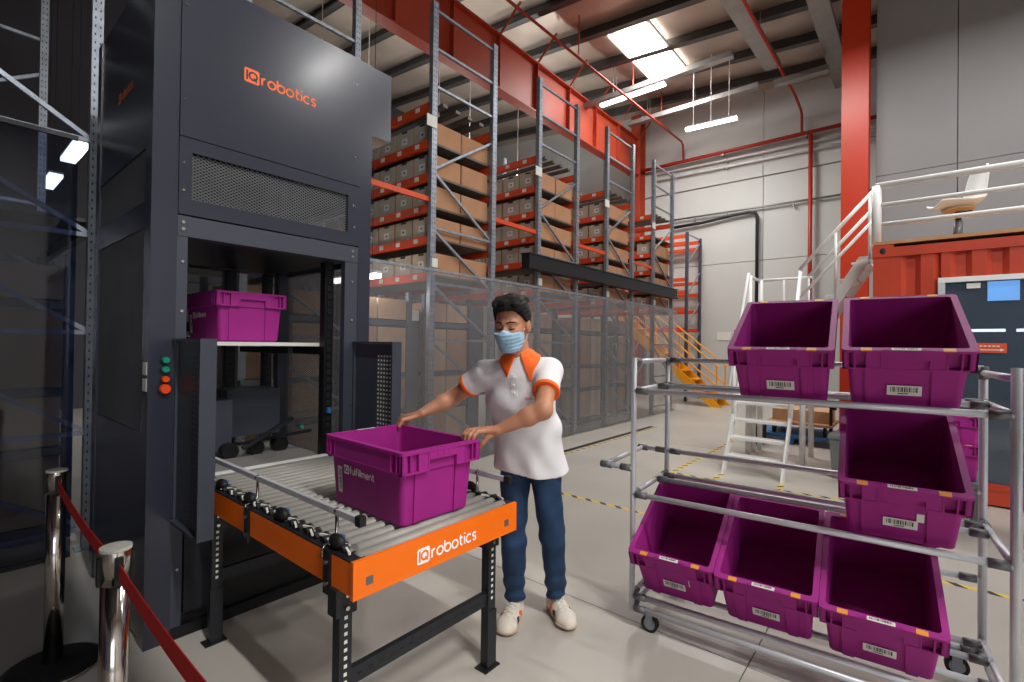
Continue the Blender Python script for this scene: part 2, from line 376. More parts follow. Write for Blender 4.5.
MB().box((14.45, 6.84, 0), (14.48, 7.16, 8.9)).build('flange', 'orangeg', c)
MB().box((14.82, 6.84, 0), (14.85, 7.16, 8.9)).build('flange', 'orangeg', c)
MB().box((14.48, 6.985, 0), (14.82, 7.015, 8.9)).build('web', 'orangeg', c)
c = thing('steel_column', 'broad orange-red steel column rising to the roof behind the container', 'column', (10.75, .90, 0))
MB().box((10.55, 0.70, 0), (10.58, 1.10, 8.2)).build('flange', 'orangec', c)
MB().box((10.92, 0.70, 0), (10.95, 1.10, 8.2)).build('flange', 'orangec', c)
MB().box((10.58, .885, 0), (10.92, .915, 8.2)).build('web', 'orangec', c)
MB().box((10.50, .66, 0), (11.0-.005, 1.14, .03)).build('base_plate', 'orangec', c)

# unseen deck added above the camera's left to shade the machine's left corner
wk = thing('added_shade_deck', 'added unseen deck overhead that shades the floor left of the machine', 'walkway', (-2, 0, 4.0))
MB().box((-6, -2.6, 4.0), (.40, 2.35, 4.05)).build('deck_plate', 'dark', wk)
for y in (-2.6, 2.31): MB().box((-6, y, 3.85), (.40, y+.04, 4.05)).build('edge_beam', 'orangeg', wk)
MB().box((.36, -2.6, 3.85), (.40, 2.35, 4.05)).build('edge_beam', 'orangeg', wk)
for x, y in ((-1.6, -2.5), (-1.6, 2.2), (-5.8, -2.5), (-5.8, 2.2)): MB().box((x-.06, y-.06, 0), (x+.06, y+.06, 4.0)).build('post', 'orangeg', wk)
du = thing('added_shade_duct', 'added unseen duct shape hung overhead to shade the trolley', 'duct', (1.8, -2, 4.0))  # unseen duct added to keep lamp light off the trolley totes
MB().box((1.27, -3.6, 4.02), (2.3, -.45, 4.38)).build('shade_duct_body', 'traym', du)
for y in (-3.0, -1.9, -.8):
    MB().box((1.25, y-.03, 4.0), (2.32, y+.03, 4.40)).build('joint_flange', 'traym', du)
    for x in (1.35, 2.22): MB().tube((x, y, 4.4), (x, y, zr(y)+.17), .008, 5).build('hanger', 'traym', du)
# pipes and conduits on the back wall
def pipe(name, pts, r, m, label, cat='pipe', n=8, brackets=(), group=None):
    t = thing(name, label, cat, pts[0], group=group)
    MB().path(pts, r, n).build('tube', m, t, smooth=True)
    for b in brackets:
        MB().box((b[0]-.03, b[1]-.02, b[2]-.06), (14.835, b[1]+.02, b[2]+.06)).build('bracket', 'traym', t)
    return t
pipe('sprinkler_main', [(14.72, 7.4, 7.17), (14.72, 0.8, 7.17)], .055, 'pipe_red', 'thick red sprinkler main along the top of the back wall', brackets=[(14.72, 4.4, 7.12), (14.72, 2.3, 7.12)])
pipe('white_pipe', [(14.78, 6.4, 6.97), (14.78, 0.8, 6.9)], .035, 'white', 'upper of two white pipes under the red main', brackets=[(14.78, 4.3, 6.93)])
pipe('white_pipe', [(14.78, 6.4, 6.77), (14.78, 0.8, 6.7)], .035, 'white', 'lower of two white pipes under the red main', brackets=[(14.78, 4.3, 6.73)])
pipe('conduit', [(14.80, 6.0, 5.44), (14.80, 0.8, 5.42)], .03, 'traym', 'grey conduit running level across the back wall', brackets=[(14.8, 5.2, 5.36), (14.8, 4.3, 5.36), (14.8, 2.6, 5.36)])
pipe('conduit', [(14.78, 5.9, 5.20), (14.78, 5.0, 5.22), (14.78, 4.2, 5.30), (14.78, 3.68, 5.325), (14.78, 3.54, 5.29), (14.78, 3.48, 5.18), (14.78, 3.48, 0.3)], .045, 'dark', 'dark conduit bending down the back wall')
pipe('riser_pipe', [(14.72, 2.2, 7.1), (14.72, 2.2, 0.2)], .05, 'pipe_red', 'vertical red sprinkler riser on the back wall')
pipe('sprinkler_branch', [(2.0, 5.9, 7.8), (13.9, 5.6, 7.75), (14.55, 5.55, 7.72), (14.66, 5.55, 7.65), (14.70, 5.55, 7.2)], .028, 'pipe_red', 'thin orange-red sprinkler pipe slanting past the skylight to the wall')
pipe('sprinkler_branch', [(6.0, 2.55, 7.85), (13.8, 2.4, 7.8), (14.55, 2.4, 7.74), (14.66, 2.4, 7.66), (14.70, 2.4, 7.2)], .032, 'pipe_red', 'orange-red sprinkler pipe beside the cable trays, dropping to the wall')
for x, y in ((9.0, 5.72), (11.5, 5.66), (13.2, 5.62)): pipe('pipe_drop', [(x, y, zr(y)-.02), (x, y, 7.83)], .015, 'pipe_red', {9.0: 'hanger rod of the slanting sprinkler pipe, nearest the camera', 11.5: 'hanger rod of the slanting sprinkler pipe, left of the skylight', 13.2: 'hanger rod of the slanting sprinkler pipe, nearest the back wall'}[x], 'hanger', group='hanger rods of the sprinkler pipe')
def tray(name, a, b, w, label):
    t = thing(name, label, 'cable tray', a); a, b = Vector(a), Vector(b); d = (b-a).normalized(); s = d.cross(Vector((0, 0, 1)))*w/2
    MB().bar(a, b, w, .02).build('tray_bed', 'traym', t)
    for k in (-1, 1): MB().bar(a+s*k+Vector((0, 0, .05)), b+s*k+Vector((0, 0, .05)), .015, .12).build('side_rail', 'traym', t)
    n = int((b-a).length/1.3)
    for i in range(n):
        p = a+d*(0.6+1.3*i); zt = zr(p.y)-.02-p.z
        for k in (-1, 1): MB().tube(p+s*k, p+s*k+Vector((0, 0, zt)), .008, 5).build('hanger', 'traym', t)
tray('cable_tray', (5.0, 2.85, 7.95), (12.4, 2.62, 7.95), .3, 'wide grey cable tray running towards the back wall')
tray('cable_tray', (7.5, 1.48, 7.95), (14.3, 1.46, 7.95), .32, 'perforated grey cable tray next to the orange column')
tray('cable_tray', (12.6, 2.62, 7.62), (12.6, 1.55, 7.62), .18, 'short grey cable tray crossing between the two long trays')
tray('lighting_trunking', (11.35, 8.0, 7.95), (11.35, 3.2, 7.95), .16, 'long grey lighting trunking hung across below the skylight')
tray('lighting_trunking', (13.2, 6.6, 8.0), (13.2, 3.1, 8.0), .16, 'grey trunking across the roof just beyond the skylight')
def lampfix(name, a, b, label, wires, m='lamp', w=.12):
    t = thing(name, label, 'lamp', a); a, b = Vector(a), Vector(b)
    MB().bar(a+Vector((0, 0, .04)), b+Vector((0, 0, .04)), w*1.05, .03).build('housing', 'white', t)
    MB().bar(a, b, w, .05).build('diffuser', m, t)
    for f in wires:
        p = a+(b-a)*f; MB().tube(p+Vector((0, 0, .05)), Vector((p.x, p.y, zr(p.y)+.17)), .009 if m == 'lamp' else .004, 5).build('wire', 'white' if m == 'lamp' else 'dark', t)
lampfix('ceiling_lamp', (11.35, 4.75, 7.86), (11.35, 6.5, 7.86), 'lit strip lamp on trunking across the bright skylight', ())
lampfix('pendant_lamp', (12.24, 4.56, 7.0), (12.34, 3.37, 7.0), 'lit linear pendant lamp hanging from wires by the back wall', (.15, .5, .85))
for k, (x_, y_, w_) in enumerate(ADDED_PEND):  # bodies for the added out-of-view lamps
    lampfix('pendant_lamp', (x_, y_+.65, 6.99), (x_, y_-.65, 6.99), f'{ORD[k]} added unseen pendant lamp over the open floor, counted from the back wall', (.15, .85))
for (y0, lb) in ((8.3, 'nearer lit strip lamp in the dark aisle left of the machine'), (10.2, 'farther lit strip lamp in the dark aisle left of the machine')):
    lampfix('aisle_lamp', (1.25, y0, 4.02), (1.25, y0+.95, 4.02), lb, (.2, .8), 'lampdim', .16)
lampfix('aisle_lamp', (3.4, 4.9, 2.30), (3.4, 6.1, 2.30), 'lit strip lamp behind the plastic curtain beside the machine', (.1, .5), 'lampdim', .10)
for x_, lb in ((4.6, 'nearest'), (7.6, 'middle'), (10.6, 'farthest')):
    lampfix('ceiling_lamp', (x_, 8.9, 6.2), (x_+1.5, 8.9, 6.2), f'{lb} of the lit strip lamps behind the tall racks', (.15, .85), 'lamp', .12)
    area('rack_lamp_light', (x_+.75, 8.9, 6.32), 1.5, .12, 60, DAY, (R(180), 0, 0)); area('rack_lamp_light', (x_+.75, 8.9, 6.14), 1.5, .12, 40, DAY)
area('aisle_lamp_light', (3.4, 5.5, 2.22), .1, 1.2, 14, (1, .97, .93), (0, 0, R(0)))
area('aisle_lamp_light', (1.25, 8.8, 3.95), .15, .95, 12, (.85, .92, 1))
area('aisle_lamp_light', (1.25, 10.7, 3.95), .15, .95, 12, (.85, .92, 1))

# floor tapes
def tape(a, b, w, label, m='hazard', group=None):
    a, b = Vector(a), Vector(b); d = (b-a); L = d.length; d.normalize(); s = Vector((-d.y, d.x, 0))*w/2; z = Vector((0, 0, .0012)); e = Vector((0, 0, .0008))
    mb = MB(); mb.hexa([a-s+e*.2, b-s+e*.2, b+s+e*.2, a+s+e*.2, a-s+z, b-s+z, b+s+z, a+s+z])
    o = mb.build('floor_tape', m)
    uvl = o.data.uv_layers.new(name='UVMap')
    for lp in o.data.loops:
        p = Vector(mb.v[lp.vertex_index])-a; uvl.data[lp.index].uv = (p.dot(d)/.16, p.dot(Vector((-d.y, d.x, 0)))/.16)
    return tag(o, label, 'tape', group)
tape((4.16, 3.4, 0), (4.16, 1.0, 0), .05, 'black and yellow hazard tape on the floor behind the worker')
tape((4.24, 0.9, 0), (4.27, -1.5, 0), .05, 'black and yellow hazard tape beyond the right end of the trolley')
tape((5.0, 3.86, 0), (8.8, 3.86, 0), .09, 'dark floor strip along the plastic curtain', 'dark')
tape((5.4, 3.76, 0), (8.8, 3.76, 0), .04, 'hazard tape edging the dark strip by the curtain')
tape((8.4, 2.30, 0), (5.76, 2.27, 0), .05, 'hazard tape on the floor left of the white stair')
tape((5.74, 2.30, 0), (5.74, 1.77, 0), .05, 'short hazard tape in front of the stair foot, left side')
tape((5.74, 1.79, 0), (6.12, 1.79, 0), .05, 'hazard tape leading to the left stair stringer')
tape((6.1, 1.15, 0), (5.80, 1.15, 0), .05, 'hazard tape leading to the right stair stringer')
tape((5.80, 1.17, 0), (5.92, 0.2, 0), .05, 'hazard tape from the stair foot towards the container')

# ================================================================== pallet racks
RP = [(-.34, .765), (1.78, 2.88), (3.95, 5.05), (6.12, 7.22), (8.29, 9.37), (10.42, 11.5)]
RN = ['dark left', 'hidden', 'nearest', 'second', 'third', 'farthest']
LEV = [2.33, 2.78, 3.17, 3.56, 3.97, 4.43]
FY = 4.60
def upright(x, y, h, t, k_=.045):
    m = MB()
    m.box((x-k_, y-.035, 0), (x+k_, y-.028, h)); m.box((x-k_, y-.028, 0), (x-k_+.007, y+.035, h)); m.box((x+k_-.007, y-.028, 0), (x+k_, y+.035, h))
    m.box((x-k_, y+.029, 0), (x-.015, y+.035, h)); m.box((x+.015, y+.029, 0), (x+k_, y+.035, h))
    m.box((x-.07, y-.06, 0), (x+.07, y+.06, .008))
    o = m.build('upright', 'galv', t)
    s = MB(); z = .15
    while z < h-.05:
        for dx in (-k_*.45, k_*.45): s.box((x+dx-.004, y-.0362, z), (x+dx+.004, y-.0348, z+.018))
        z += .06
    s.build('slots', 'dark', o)['kind'] = 'stuff'
    return o
DEPTH = 2.6
for ri, (x0, x1) in enumerate(RP):
    H = 5.7
    t = thing('pallet_rack', ('galvanised pallet rack in the dark to the left of the machine', 'galvanised pallet rack standing right behind the dark machine', 'galvanised pallet rack with orange beams, nearest one right of the machine',
              'second galvanised rack with orange beams right of the machine, behind the worker', 'third galvanised rack with orange beams from the machine', 'farthest galvanised rack with orange beams in the row, largely empty')[ri], 'rack', ((x0+x1)/2, FY, 0), group='row of pallet racks')
    for y in (FY, FY+DEPTH):
        for x in (x0, x1): upright(x, y, H, t, .04 if ri > 1 else .032)
        if y > FY and ri > 2: continue
        zs = [.15, .83, 1.55, 2.25, 2.93, 3.64]
        for z in (.15, .83, 1.55, 2.25, 2.93, 4.68, 5.15, 5.62): MB().bar((x0, y, z), (x1, y, z), .03, .03).build('brace', 'galv', t)
        for k in range(1, 6): MB().bar((x0, y+.012, zs[k]), (x1, y+.012, zs[k-1]), .03, .03).build('brace', 'galv', t)
        MB().bar((x0, y+.012, 3.64), (x1, y+.012, 4.33), .03, .03).build('brace', 'galv', t)
    lv = LEV if ri >= 2 else ([2.33] if ri == 0 else [2.33, 2.93])
    for z in lv:
        for x in (x0, x1):
            b = MB().box((x-.03, FY+.04, z-.05), (x+.03, FY+DEPTH-.04, z+.05)); bo = b.build('beam', 'orangeb' if ri >= 2 else 'shade', t)
        if ri >= 2:
            for k in range(3 if x0 < 8 else 2):
                MB().box((x0-.034, FY+.22+.36*k, z-.025), (x0-.030, FY+.30+.36*k, z+.03)).build('tag', 'label', t)
        if z < 4.4: MB().box((x0+.03, FY+.05, z+.02), (x1-.03, FY+DEPTH-.05, z+.045)).build('deck', 'deck', t)
        else:
            for q in range(4): MB().box((x0+.16+.22*q, FY+.0, z+.05), (x0+.24+.22*q, FY+DEPTH, z+.09)).build('support_bar', 'deck', t)
    if ri >= 2:
        MB().box((x0-.13, FY-.045, 4.14), (x0+.03, FY-.036, 4.28)).build('sign_plate', 'label', t)
        MB().box((x0-.02, FY-.045, 2.44), (x0+.07, FY-.036, 2.55)).build('sign_plate', 'label', t)
        xp = RP[ri-1][1]
        MB().bar((xp+.075, FY+.02, 3.27), (x0-.045, FY+.02, 3.27), .04, .06).build('tie_bar', 'orangeb', t)
# storage boxes: one built, the rest copied
BW, BD, BH = .345, .50, .262
root = MB().box((0, 0, 0), (BD, BW, BH)).build('storage_box', 'card')
fp = MB().box((-.004, .006, .004), (0, BW-.006, BH-.03)); fp.box((-.004, .006, BH-.03), (0, .12, BH-.002)); fp.box((-.004, BW-.12, BH-.03), (0, BW-.006, BH-.002))
fp.build('front_panel', 'boxgrey', root)
MB().box((-.0035, .12, BH-.03), (-.0005, BW-.12, BH-.004)).build('hand_slot', 'black', root)
mb = MB(); mb.i = 0; mb.box((-.006, BW/2-.055, .085), (-.004, BW/2+.055, .165)); mb.i = 1; mb.add([(-.0065, BW/2+.018, .112), (-.0065, BW/2-.022, .112), (-.0065, BW/2-.022, .138), (-.0065, BW/2+.018, .138)], [(0, 1, 2, 3)])
mb.build('label', ['label', 'inkblue'], root)
side = MB().box((0, 0, 0), (BD, BW, BH)).build('storage_box', 'card')
MB().box((.015, -.003, .015), (BD-.015, 0, BH-.015)).build('end_panel', 'card', side)
first = [True, True]
LN = ['lowest upper', 'second', 'third', 'fourth', 'top filled']
RNAME = {2: 'nearest', 3: 'second', 4: 'third', 5: 'farthest'}
for ri in (2, 3, 4, 5):
    x0, x1 = RP[ri]
    for li, z in enumerate(LEV[:5]):
        nrow = 5 if ri == 2 else (4 if ri == 3 else 3)
        if ri == 5: nrow = (3, 3, 2, 1, 0)[li]
        for k in range(nrow):
            loc = (x0+.035, FY+.06+k*.365+rng.uniform(-.006, .006), z+.046)
            if first[0]: o = root; first[0] = False; o.location = loc
            else: o = dup(root, loc)
            tag(o, f'grey-fronted storage box, {ORD[k]} from the rack end, {LN[li]} shelf of {RNAME[ri]} rack', 'box', 'storage boxes facing the rack aisles')
        for k in range(1 if ri == 5 and li > 2 else 2):
            if ri == 5 and li == 4: continue
            loc = (x1-.036-BD-rng.uniform(.002, .014), FY+.06+k*.365+rng.uniform(0, .012), z+.046)
            if first[1]: o = side; first[1] = False; o.location = loc
            else: o = dup(side, loc)
            tag(o, f'plain brown box, {ORD[k]} of right-hand row, {LN[li]} shelf of {RNAME[ri]} rack', 'box', 'plain storage boxes behind the rack bracing')
# large cartons on the lower levels behind the curtain
BGX = [(-.30, .22), (.26, .66), (1.85, 2.4), (2.44, 2.80), (3.02, 3.46), (3.48, 3.892), (4.23, 4.58), (4.60, 4.98), (6.22, 6.66), (6.68, 7.10), (8.0, 8.42), (8.44, 8.83), (9.5, 9.93)]
BGN = ['in the dark far-left rack', 'in the dark rack at the machine side', 'seen through the machine, left column', 'seen through the machine, right column', 'first column right of the machine', 'second column right of the machine', 'third column from the machine', 'fourth column from the machine', 'fifth column from the machine, behind the worker', 'sixth column from the machine, behind the worker', 'seventh column from the machine', 'eighth column from the machine', 'ninth column from the machine']
CZ = [(.12, .62), (.70, 1.065), (1.14, 1.70), (1.80, 2.05)]
CN = ['bottom', 'second', 'third', 'top']
for bi, (a, b) in enumerate(BGX):
    for ci, (z0, z1) in enumerate(CZ):
        o = MB().box((a, 5.0, z0), (b, 5.5, z1)).build('carton', 'card2' if (bi+ci) % 3 else 'card')
        tag(o, f'large brown carton on the {CN[ci]} tier, {BGN[bi]}', 'carton', 'large cartons on the lower racking')
        MB().box(((a+b)/2-.03, 4.997, z0+.002), ((a+b)/2+.03, 5.0, z1-.002)).build('packing_tape', 'card2' if (bi+ci) % 3 else 'card', o)
for (a, b, nm) in ((-.36, .70, 'dark left'), (1.80, 2.86, 'behind-machine'), (2.96, 3.93, 'first curtain'), (4.19, 5.02, 'nearest rack'), (6.18, 7.16, 'second rack'), (7.96, 8.87, 'third rack'), (9.46, 9.97, 'far')):
    t = thing('low_shelving', f'blue-grey low shelving frame carrying cartons in the {nm} bay', 'shelving', ((a+b)/2, 5.2, 0))
    for z in (.09, .66, 1.11, 1.76): MB().box((a, 4.98, z-.035), (b, 5.6, z+.024)).build('shelf', 'shade', t)
    for x in (a, b):
        for y in (4.99, 5.58): MB().box((x-.03, y-.03, 0), (x+.03, y+.03, 2.15)).build('post', 'shade', t)
for (a, b, nm) in ((3.965, 4.155, 'first'), (5.055, 5.30, 'second'), (7.25, 7.5, 'third'), (8.91, 9.1, 'fourth')):
    o = tag(MB().box((a, 5.05, 0), (b, 5.5, 1.95)).build('steel_cabinet', 'shade'), f'narrow blue-grey steel cabinet between cartons, {nm} from the machine', 'cabinet', 'narrow cabinets between the cartons')
    MB().box((a+.02, 5.045, 1.2), (b-.02, 5.05, 1.9)).build('door', 'shade', o); MB().box((a+.03, 5.04, .1), (b-.03, 5.05, 1.15)).build('door', 'shade', o)
    if nm == 'first': MB().box((a+.02, 5.036, 1.80), (b-.02, 5.044, 1.98-.04)).build('notice', 'label', o)
# clear curtain and dark housing above it
N = 160; vs_, fs_ = [], []
for k in range(N+1):
    x = 1.98+9.55*k/N; y = 4.46+.012*math.sin(x*9)+.008*math.sin(x*23+1)
    vs_ += [(x, y, .015), (x, y+.003*math.sin(x*31), 1.2), (x, 4.47, 2.38)]
for k in range(N):
    for j in range(2): a = k*3+j; fs_.append((a, a+3, a+4, a+1))
mb = MB(); mb.add(vs_, fs_)
cu = thing('plastic_curtain', 'long clear plastic curtain hanging in front of the lower racks', 'curtain', (6.7, 4.46, 0))
mb.build('sheet', 'curtain', cu, smooth=True)
MB().box((1.98, 4.46, 2.37), (11.53, 4.49, 2.40)).build('hanging_rail', 'galv', cu)
hb = thing('long_housing', 'long dark grey housing fixed across the rack uprights above the curtain', 'housing', (8.5, 4.46, 2.64))
MB().box((5.66, 4.40, 2.66), (11.36, 4.55, 2.85)).build('body', 'dark', hb)
MB().box((5.64, 4.385, 2.845), (11.38, 4.555, 2.865)).build('top_lip', 'dark', hb); MB().box((5.64, 4.385, 2.64), (11.38, 4.555, 2.66)).build('bottom_lip', 'dark', hb)

# tinted clear screen in front of the dark left rack
ss = thing('tinted_screen', 'dark tinted clear screen left of the machine, in front of the rack', 'screen', (-1.2, 4.50, 0))
for x0, x1 in ((-3.2, -1.3), (-1.28, .66)): MB().box((x0, 4.498, .03), (x1, 4.504, 2.88)).build('pane', 'smoked', ss)
MB().box((-3.2, 4.49, 0), (.66, 4.512, .03)).build('bottom_channel', 'dark', ss); MB().box((-3.2, 4.49, 2.88), (.66, 4.512, 2.91)).build('top_channel', 'dark', ss)
# far narrow rack with orange beams and yellow stair
t = thing('narrow_rack', 'tall narrow empty rack with orange beams at the end of the row', 'rack', (14.1, 5.0, 0))
for y in (5.0, 6.7):
    for x in (13.60, 14.66): MB().box((x-.045, y-.035, 0), (x+.045, y+.035, 4.72)).build('upright', 'shade', t)
    for k in range(5): MB().bar((13.60, y, .3+.88*k), (14.66, y, .3+.88*(k+1)-.1), .03, .03).build('brace', 'galv', t)
    MB().bar((13.60, y, 4.68), (14.66, y, 4.68), .03, .03).build('brace', 'galv', t)
for z in (2.0, 2.55, 3.05, 3.4, 4.42, 4.62):
    for x in (13.60, 14.66): MB().box((x-.03, 5.0, z-.05), (x+.03, 6.7, z+.05)).build('beam', 'orangeb', t)
t = thing('yellow_stair', 'orange-yellow steel stair with handrails behind the far racks', 'stair', (13.0, 4.0, 0))
SX = (12.72, 13.42)
for x in SX:
    MB().hexa([(x-.02, 3.75, 0), (x+.02, 3.75, 0), (x+.02, 4.05, 0), (x-.02, 4.05, 0), (x-.02, 6.75, 2.5), (x+.02, 6.75, 2.5), (x+.02, 7.05, 2.5), (x-.02, 7.05, 2.5)]).build('stringer', 'yellow', t)
    for dz in (.5, 1.0): MB().tube((x, 3.85, dz), (x, 6.9, 2.5+dz), .022, 6).build('handrail', 'yellow', t)
    for q in range(4): y = 3.9+q*.95; MB().tube((x, y, (y-3.85)*.82), (x, y, (y-3.85)*.82+1.0), .02, 6).build('baluster', 'yellow', t)
for k in range(11): MB().box((SX[0]+.02, 3.9+.27*k, .2+.225*k), (SX[1]-.02, 4.15+.27*k, .23+.225*k)).build('tread', 'yellow', t)
# notices on the wall
s = thing('safety_notice', 'small red and white notice on the back wall near the white stair', 'notice', (14.88, 4.0, 1.6))
MB().box((14.885, 3.92, 1.6), (14.898, 4.09, 2.02)).build('board', 'label', s); MB().box((14.88, 3.92, 1.92), (14.886, 4.09, 2.02)).build('heading', 'signred', s)
for k in range(3): MB().box((14.88, 3.95, 1.66+.075*k), (14.886, 4.06, 1.70+.075*k)).build('text_line', 'ink', s)
s = thing('wall_sign', 'pale blue-white sign on the back wall left of the stair', 'sign', (14.88, 4.4, 1.75))
MB().box((14.885, 4.17, 1.72), (14.898, 4.56, 1.96)).build('board', 'label', s)
# ================================================================== lift machine
MX0, MX1, MY0, MY1, MZ = .69, 1.92, 2.86, 4.08, 3.38
t = mach = thing('lift_machine', 'tall dark slate vertical lift machine with open bay and mesh panels', 'machine', (1.3, 3.45, 0))
for (x0, x1, nm) in ((MX0, .80, 1), (1.83, MX1, -1)):
    MB().box((x0, MY0, 0), (x1, MY0+.11, MZ)).build('front_post', 'slate', t)
    MB().box((x0, MY1-.09, 0), (x1, MY1, MZ)).build('rear_post', 'slate', t)
MB().box((.80, MY0+.004, 0), (.848, MY0+.05, 2.135)).build('post_flange', 'slate2', t)
MB().box((1.736, MY0+.004, 0), (1.83, MY0+.05, 2.135)).build('post_flange', 'slate2', t)
MB().box((.802, MY0-.006, 2.535), (1.828, MY0+.03, MZ)).build('logo_panel', 'slate', t)
fr = MB()
for lo, hi in (((.802, MY0-.004, 2.46), (1.828, MY0+.03, 2.531)), ((.802, MY0-.004, 2.14), (1.828, MY0+.03, 2.22)), ((.802, MY0-.004, 2.22), (.858, MY0+.03, 2.46)), ((1.745, MY0-.004, 2.22), (1.828, MY0+.03, 2.46))): fr.box(lo, hi)
fr.build('mesh_frame', 'slate', t)
MB().box((.802, MY0, 2.03), (1.828, MY0+.08, 2.132)).build('header_beam', 'slate2', t)
def expanded(x0, x1, z0, z1, fn, pitch, ratio, w, name, parent, mt='dark'):
    m = MB(); L = x1-x0; Hh = z1-z0; dz = pitch*ratio; slope = ratio
    for sgn in (1, -1):
        k = -int(Hh/slope/pitch)-1
        while k*pitch < L+Hh/slope:
            a = x0+k*pitch; # line z = z0 + sgn*slope*(x-a)
            if sgn > 0: pa, pb = max(x0, a), min(x1, a+Hh/slope); za, zb = z0+slope*(pa-a), z0+slope*(pb-a)
            else: pa, pb = max(x0, a), min(x1, a+Hh/slope); za, zb = z1-slope*(pa-a), z1-slope*(pb-a)
            if pb-pa > .004: m.bar(fn(pa, za, .0012*sgn), fn(pb, zb, .0012*sgn), w, w)
            k += 1
    o = m.build(name, mt, parent); o['kind'] = 'stuff'; return o
expanded(.858, 1.745, 2.22, 2.46, lambda x, z, o: (x, MY0+.018+o, z), .027, .62, .0042, 'expanded_mesh', t, 'meshgrey')
# left side of the machine
MB().box((MX0+.005, MY0+.11, 2.535), (MX0+.03, MY1-.09, MZ)).build('side_panel', 'slate', t)
MB().box((MX0+.005, MY0+.11, .02), (MX0+.03, MY1-.09, 1.0)).build('side_panel', 'slate', t)
for z0, z1 in ((1.0, 1.035), (2.065, 2.195), (2.465, 2.535)): MB().box((MX0+.003, MY0+.11, z0), (MX0+.03, MY1-.09, z1)).build('side_rail', 'slate', t)
expanded(MY0+.11, MY1-.09, 2.195, 2.465, lambda y, z, o: (MX0+.015+o, y, z), .024, .62, .0042, 'expanded_mesh', t, 'meshgrey')
expanded(MY0+.11, MY1-.09, 1.035, 2.065, lambda y, z, o: (MX0+.015+o, y, z), .024, .62, .0042, 'expanded_mesh', t, 'meshgrey')
# right side mesh, back mesh
for z0, z1 in ((.02, .5), (2.03, 2.16), (2.46, MZ)): MB().box((MX1-.03, MY0+.11, z0), (MX1-.005, MY1-.09, z1)).build('side_panel', 'slate', t)
expanded(MY0+.11, MY1-.09, .5, 2.03, lambda y, z, o: (MX1-.015+o, y, z), .026, .62, .003, 'expanded_mesh', t, 'dark')
MB().box((MX0+.11, MY1-.03, 2.03), (MX1-.09, MY1-.005, MZ)).build('back_panel', 'slate', t)
expanded(MX0+.11, MX1-.09, .6, 2.03, lambda x, z, o: (x, MY1-.015+o, z), .028, .62, .003, 'expanded_mesh', t, 'dark')
MB().box((MX0+.01, MY0+.01, MZ-.02), (MX1-.01, MY1-.01, MZ+.002)).build('roof_panel', 'slate', t)
MB().box((.82, MY0+.11, 2.04), (1.80, MY1-.1, 2.07)).build('bay_ceiling', 'black', t)
# lower front: dark panels under the bay
MB().box((.848, MY0+.03, .06), (1.736, MY0+.05, .62)).build('kick_panel', 'black', t)
MB().box((.80, MY0+.0, .0), (1.83, MY0+.06, .06)).build('plinth', 'black', t)
MB().box((.855, MY0-.004, .12), (.98, MY0+.03, .585)).build('access_plate', 'dark', t)
# inside: chain columns, carriage boxes, roller shelf
for (x, y) in ((1.70, 3.02), (.95, 3.95), (1.45, 3.95), (1.72, 3.95)):
    o = MB().box((x-.03, y-.03, .3), (x+.03, y+.03, 2.03)).build('chain_column', 'black', t)
    ch = MB()
    for k in range(34): ch.box((x-.014, y-.038, .34+.05*k), (x+.014, y-.03, .37+.05*k))
    ch.build('chain', 'dark', o)['kind'] = 'stuff'
for k in range(5): MB().box((.86, 3.85, 1.16+.078*k), (1.30, 3.93, 1.215+.078*k)).build('louvre', 'shade', t)
MB().box((.90, 3.42, .80), (1.28, 3.75, 1.12)).build('drive_housing', 'slate2', t)
MB().box((1.32, 3.62, .84), (1.68, 3.92, 1.16)).build('drive_housing', 'slate2', t)
MB().box((1.55, 4.0, .9), (1.80, 4.05, 1.2)).build('junction_box', 'greybin', t)
MB().box((.86, 3.06, 1.475), (1.735, 3.86, 1.497)).build('lift_shelf', 'label', t)
for x in (.88, 1.70): MB().box((x-.02, 3.0, 1.42), (x+.02, 3.9, 1.473)).build('shelf_arm', 'black', t)
MB().bar((1.5, 3.1, 1.445), (1.5, 3.85, 1.445), .03, .04).build('shelf_arm', 'black', t)
MB().bar((.95, 3.95, 1.60), (1.75, 3.95, 1.60), .03, .07).build('crossbar', 'black', t)
MB().box((.90, 2.87, .72), (1.70, 3.84, .758)).build('infeed_belt', 'belt', t)
MB().bar((.93, 2.985, .766), (1.70, 2.985, .766), .02, .014).build('threshold_strip', 'white', t)
for a, b in (((1.3, 3.3, .82), (1.62, 3.3, .98)), ((1.45, 3.5, .82), (1.7, 3.2, .9))): MB().bar(a, b, .03, .02).build('linkage', 'dark', t)
for k in range(3): MB().tube((1.25+.16*k, 3.35, .80), (1.25+.16*k, 3.42, .80), .05, 12).build('sprocket', 'black', t)
MB().box((1.685, 2.96, 1.04), (1.71, 2.98, 1.075)).build('sensor', 'blue', t); MB().box((1.68, 3.3, .90), (1.70, 3.32, .92)).build('sensor', 'green', t)
